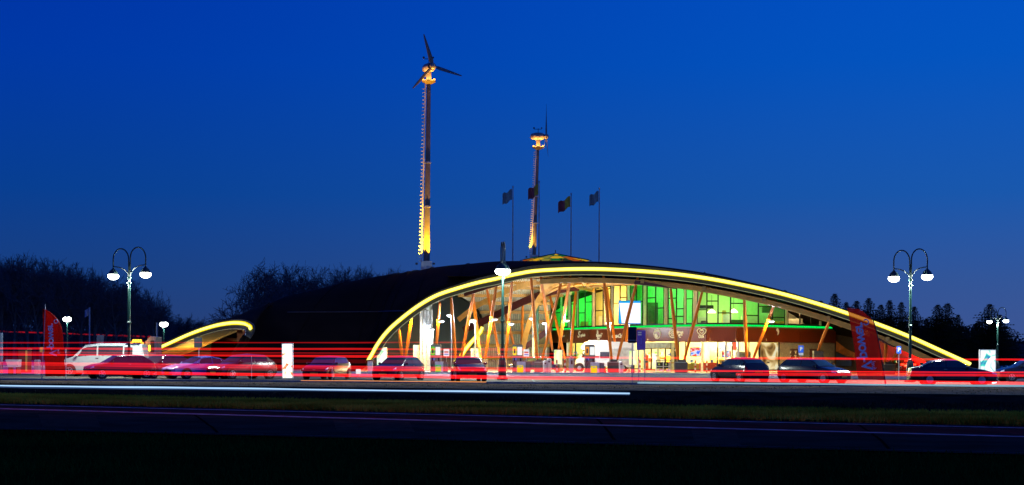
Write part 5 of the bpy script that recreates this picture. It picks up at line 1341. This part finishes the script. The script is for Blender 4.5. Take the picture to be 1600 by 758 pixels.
# ------------------------------------------------------------------ trees
def bare_tree(seed, H=18.0, spread=1.0):
    r = random.Random(seed); tr = G(); cr = G(); cnt = [0]
    def seg(g_, p, q, a, b, n_):
        d = q-p
        if d.length < 1e-4: return
        d.normalize(); u = Vector((0,0,1)) if abs(d.z) < .9 else Vector((1,0,0)); x = d.cross(u).normalized(); y = d.cross(x)
        vs = [p+(x*math.cos(2*PI*k/n_)+y*math.sin(2*PI*k/n_))*a for k in range(n_)]+[q+(x*math.cos(2*PI*k/n_)+y*math.sin(2*PI*k/n_))*b for k in range(n_)]
        base = len(g_.v); g_.v += vs; g_.f += [[base+k, base+(k+1) % n_, base+n_+(k+1) % n_, base+n_+k] for k in range(n_)]
    def grow(p, d, L, rad, lev):
        g_ = tr if lev < 2 else cr; n_ = 7 if lev == 0 else 5 if lev == 1 else 3
        steps = 4 if lev < 3 else 2 if lev < 5 else 1
        pts = [p]; dd = d.copy(); q = p
        for k in range(steps):
            dd = (dd + Vector((r.gauss(0,1), r.gauss(0,1), r.gauss(0,1)))*(.06 if lev == 0 else .16) + Vector((0,0,.07))).normalized()
            q2 = q+dd*L/steps; seg(g_, q, q2, max(.028, rad*(1-.45*k/steps)), max(.024, rad*(1-.45*(k+1)/steps)), n_); q = q2; pts.append(q)
        if lev >= 5: return
        nb = (7, 5, 4, 4, 3)[lev]
        for k in range(nb):
            t = (.38+.62*(k+.5)/nb) if lev == 0 else (.2+.8*(k+r.random()*.7)/nb)
            i = min(int(t*steps), steps-1); pp = pts[i].lerp(pts[i+1], t*steps-i)
            az = r.uniform(0, 2*PI); ang = R(r.uniform(22, 55)) * (1.0 if lev else spread)
            a = dd.orthogonal().normalized(); a.rotate(Matrix.Rotation(az, 3, dd)); nd_ = (dd*math.cos(ang)+a*math.sin(ang)).normalized()
            grow(pp, nd_, L*(.62 if lev == 0 else .64)*r.uniform(.75, 1.15), rad*(.52 if lev else .45), lev+1)
    grow(Vector((0,0,-.2)), Vector((r.uniform(-.05,.05),0,1)), H*.50, H*.017, 0)
    return tr.mesh('trunk', bark_m), cr.mesh('crown', twig_m)
def conifer(seed, H=16.0, wd=.26):
    r = random.Random(seed); tr = G(); tr.tube([(0,0,-.2),(0,0,H*.5),(0,0,H)], [H*.016,H*.01,.02], 7); cr = G()
    nl = int(H*3.1)
    for i in range(nl):
        t = i/nl; z = H*(.06+.93*t); L = H*wd*(1-t)**.85*r.uniform(.72, 1.15)+.15; nb = 12 if t < .75 else 7
        for k in range(nb):
            az = 2*PI*(k+r.random())/nb; Lb = L*r.uniform(.65,1.2); d = Vector((math.cos(az), math.sin(az), 0)); s_ = Vector((-d.y, d.x, 0))
            droop = r.uniform(-.30,.02)
            m_ = max(2, int(Lb/.55))
            for j in range(m_):
                f = (j+.6)/m_; c_ = d*Lb*f+Vector((0,0,z+droop*Lb*f*f+.16*Lb*f)); w_ = .34*(1.25-f)*min(1.6, .6+Lb*.3)
                for q in range(2):
                    sd = (1 if q else -1); e = c_+s_*sd*w_*r.uniform(.8,1.6)+d*.30+Vector((0,0,r.uniform(-.3,.06)))
                    cr.add([c_-d*.25+Vector((0,0,.08)), c_+d*.22, e], [[0,1,2]])
                cr.add([c_-s_*.14, c_+s_*.14, c_+d*.55+Vector((0,0,r.uniform(-.12,.2)))], [[0,1,2]])
                cr.add([c_-d*.2, c_+d*.2, c_+Vector((r.uniform(-.1,.1),0,-.4*w_-.15))], [[0,1,2]])
    return tr.mesh('trunk', bark_m), cr.mesh('crown', needle_m)
def put_tree(name, meshes, px, ytop, D, H0, label, group, sx=1.0, rz=0, zb=0.0):
    top = at(px, ytop, D).z; k = (top-zb)/H0
    T = empty(name, Vector((gx(px,D).x, D, zb)), rz); T.scale = (k*sx, k*sx, k); tag(T, label, 'tree', group)
    for nm, me in zip(('trunk', 'crown'), meshes):
        o = bpy.data.objects.new(nm, me); col.objects.link(o); o.parent = T
    return T
def treeheight(ms): return max(v.co.z for v in ms[1].vertices)
bare = [bare_tree(s_) for s_ in (3, 11, 25, 31)]; bareH = [treeheight(m) for m in bare]
oak = bare_tree(57, 18, 1.35); oakH = treeheight(oak)
con = [conifer(s_, 16, w_) for s_, w_ in ((1,.44),(2,.56),(3,.40),(4,.50),(5,.34))]
profL = [(-30,404),(0,402),(20,396),(45,402),(75,408),(105,414),(135,418),(165,424),(200,434),(225,444),(245,462),(262,482)]
k = 0
r2_ = random.Random(5)
for row_, (D_, st_, dy) in enumerate(((235, 19, 4), (258, 16, 0), (285, 15, 3))):
    x = -34+row_*6
    while x < 258:
        i = r2_.randrange(4); y_ = interp(x, profL)+dy+r2_.uniform(-10, 6)
        put_tree('bare_tree', bare[i], x, y_, D_, bareH[i], 'bare winter tree in the dark wood behind the left car park', 'bare trees of the left wood', r2_.uniform(.62,.82), r2_.uniform(0,6.28)); x += st_*r2_.uniform(.75,1.25); k += 1
put_tree('bare_tree', oak, 402, 405, 235, oakH, 'wide bare oak standing alone above the left slope of the roof', 'bare trees behind the roof', .98, .6)
for i, (x, y_, D_) in enumerate(((432,411,245),(452,414,250),(470,420,250),(486,424,262),(500,420,262),(516,418,255),(533,417,262),(549,421,255),(562,417,262),(578,417,255),(592,421,262),(606,424,262),(620,428,270),(420,422,262),(445,428,275),(494,424,250),(524,423,270),(556,422,270),(585,419,265),(613,427,260),(630,430,270))):
    j = r2_.randrange(4)
    put_tree('bare_tree', bare[j], x, y_-6, D_, bareH[j], 'bare winter tree in the row behind the dark roof', 'bare trees in the row behind the roof', r2_.uniform(.72,.95), r2_.uniform(0,6.28))
put_tree('bare_tree', bare[1], 384, 468, 235, bareH[1], 'small bare tree at the left foot of the wide oak', None, .7, 2.0)
for i, x in enumerate(range(236, 372, 9)):
    j = r2_.randrange(4); y_ = interp(x, [(236,478),(260,486),(285,492),(300,490),(330,496),(372,500)])+r2_.uniform(-3,4)
    put_tree('bare_tree', bare[j], x, y_, 420, bareH[j], 'distant low bare tree beyond the left end of the building', 'distant bare trees beyond the car park', 1.0, r2_.uniform(0,6.28))
cons = [(1282,468,205,'short spruce just above the light strip, leftmost of the row'),(1304,456.5,200,'pointed spruce second from the left above the light strip'),(1322,470,215,'spruce tip between the second spruce and the leaning banner'),
 (1338,468,205,'spruce whose tip shows over the leaning banner'),(1357,463.5,200,'pointed spruce just right of the leaning banner tip'),(1376,474,205,'rounded spruce left of the right street lamp'),(1390,467,210,'spruce pair member nearest the left of the lamp post'),
 (1408,470,200,'spruce directly behind the right lamp post'),(1428,477,215,'spruce just right of the lamp post top'),(1465,474,195,'left tip of the big twin spruce'),(1480,472,198,'right tip of the big twin spruce'),(1497,490,200,'low shoulder spruce right of the twin spruce'),
 (1447,496,205,'low spruce left of the twin spruce'),(1546,473,195,'broad spruce behind the far street lamp'),(1562,490,205,'spruce right of the far street lamp'),(1528,500,200,'low spruce left of the far street lamp')]
for i, (x, y_, D_, lab) in enumerate(cons):
    put_tree('spruce_tree', con[(i*2) % 5], x, y_, D_, 16, lab, 'spruces behind the right end of the building', (1.15 if x in (1465,1480,1546) else .95), i*1.3)
# far low wood closing the horizon
def farwood(seed, x0, x1, D_, prof, name, label, n_):
    r = np.random.default_rng(seed)
    x = r.uniform(x0, x1, n_); zt = np.interp(x, [p[0] for p in prof], [at(p[0], p[1], D_).z for p in prof])
    zt = zt*(.86+.14*np.sin(x*.23)*np.sin(x*.071+1)); z = zt*r.uniform(0, 1, n_)**.8
    X = (x-CX)*D_/F; Y = D_+r.uniform(0, 30, n_)
    c = np.stack([X, Y, z], 1); s_ = D_/F*2.2
    V = np.stack([c+r.normal(0, s_, (n_,3)), c+r.normal(0, s_, (n_,3)), c+r.normal(0, s_*1.2, (n_,3))], 1)
    me = bpy.data.meshes.new(name); me.vertices.add(n_*3); me.vertices.foreach_set('co', V.reshape(-1))
    me.loops.add(n_*3); me.loops.foreach_set('vertex_index', np.arange(n_*3, dtype=np.int32)); me.polygons.add(n_); me.polygons.foreach_set('loop_start', np.arange(0, n_*3, 3, dtype=np.int32))
    me.update(calc_edges=True); me.materials.append(mat('distant_scrub', (.018,.024,.022), .95, var=.3))
    o = bpy.data.objects.new(name, me); col.objects.link(o); tag(o, label, kind='stuff')
farwood(5, -300, 640, 300, [(-300,505),(0,505),(200,512),(262,508),(300,512),(420,508),(640,500)], 'undergrowth', 'dark undergrowth at the foot of the left wood', 26000)
farwood(6, 1230, 1900, 300, [(1230,500),(1330,492),(1440,500),(1500,505),(1540,500),(1572,512),(1600,528),(1900,520)], 'undergrowth', 'dark undergrowth at the foot of the spruces', 30000)
mb = G(); 
for x0, x1 in ((-500, 640), (1260, 2200)):
    xs_ = frng(x0, x1, 12)
    mb.grid([[at(x, 566, 292)*1 for x in xs_], [at(x, interp(x, [(-500,515),(0,516),(250,522),(640,515),(1260,540),(2200,540)])+3*math.sin(x*.05)+2*math.sin(x*.13), 300) for x in xs_], [at(x, 560, 330) for x in xs_]])
tag(mb.build('earth_bank', mat('bank_soil', (.012,.016,.012), .95)), kind='structure')
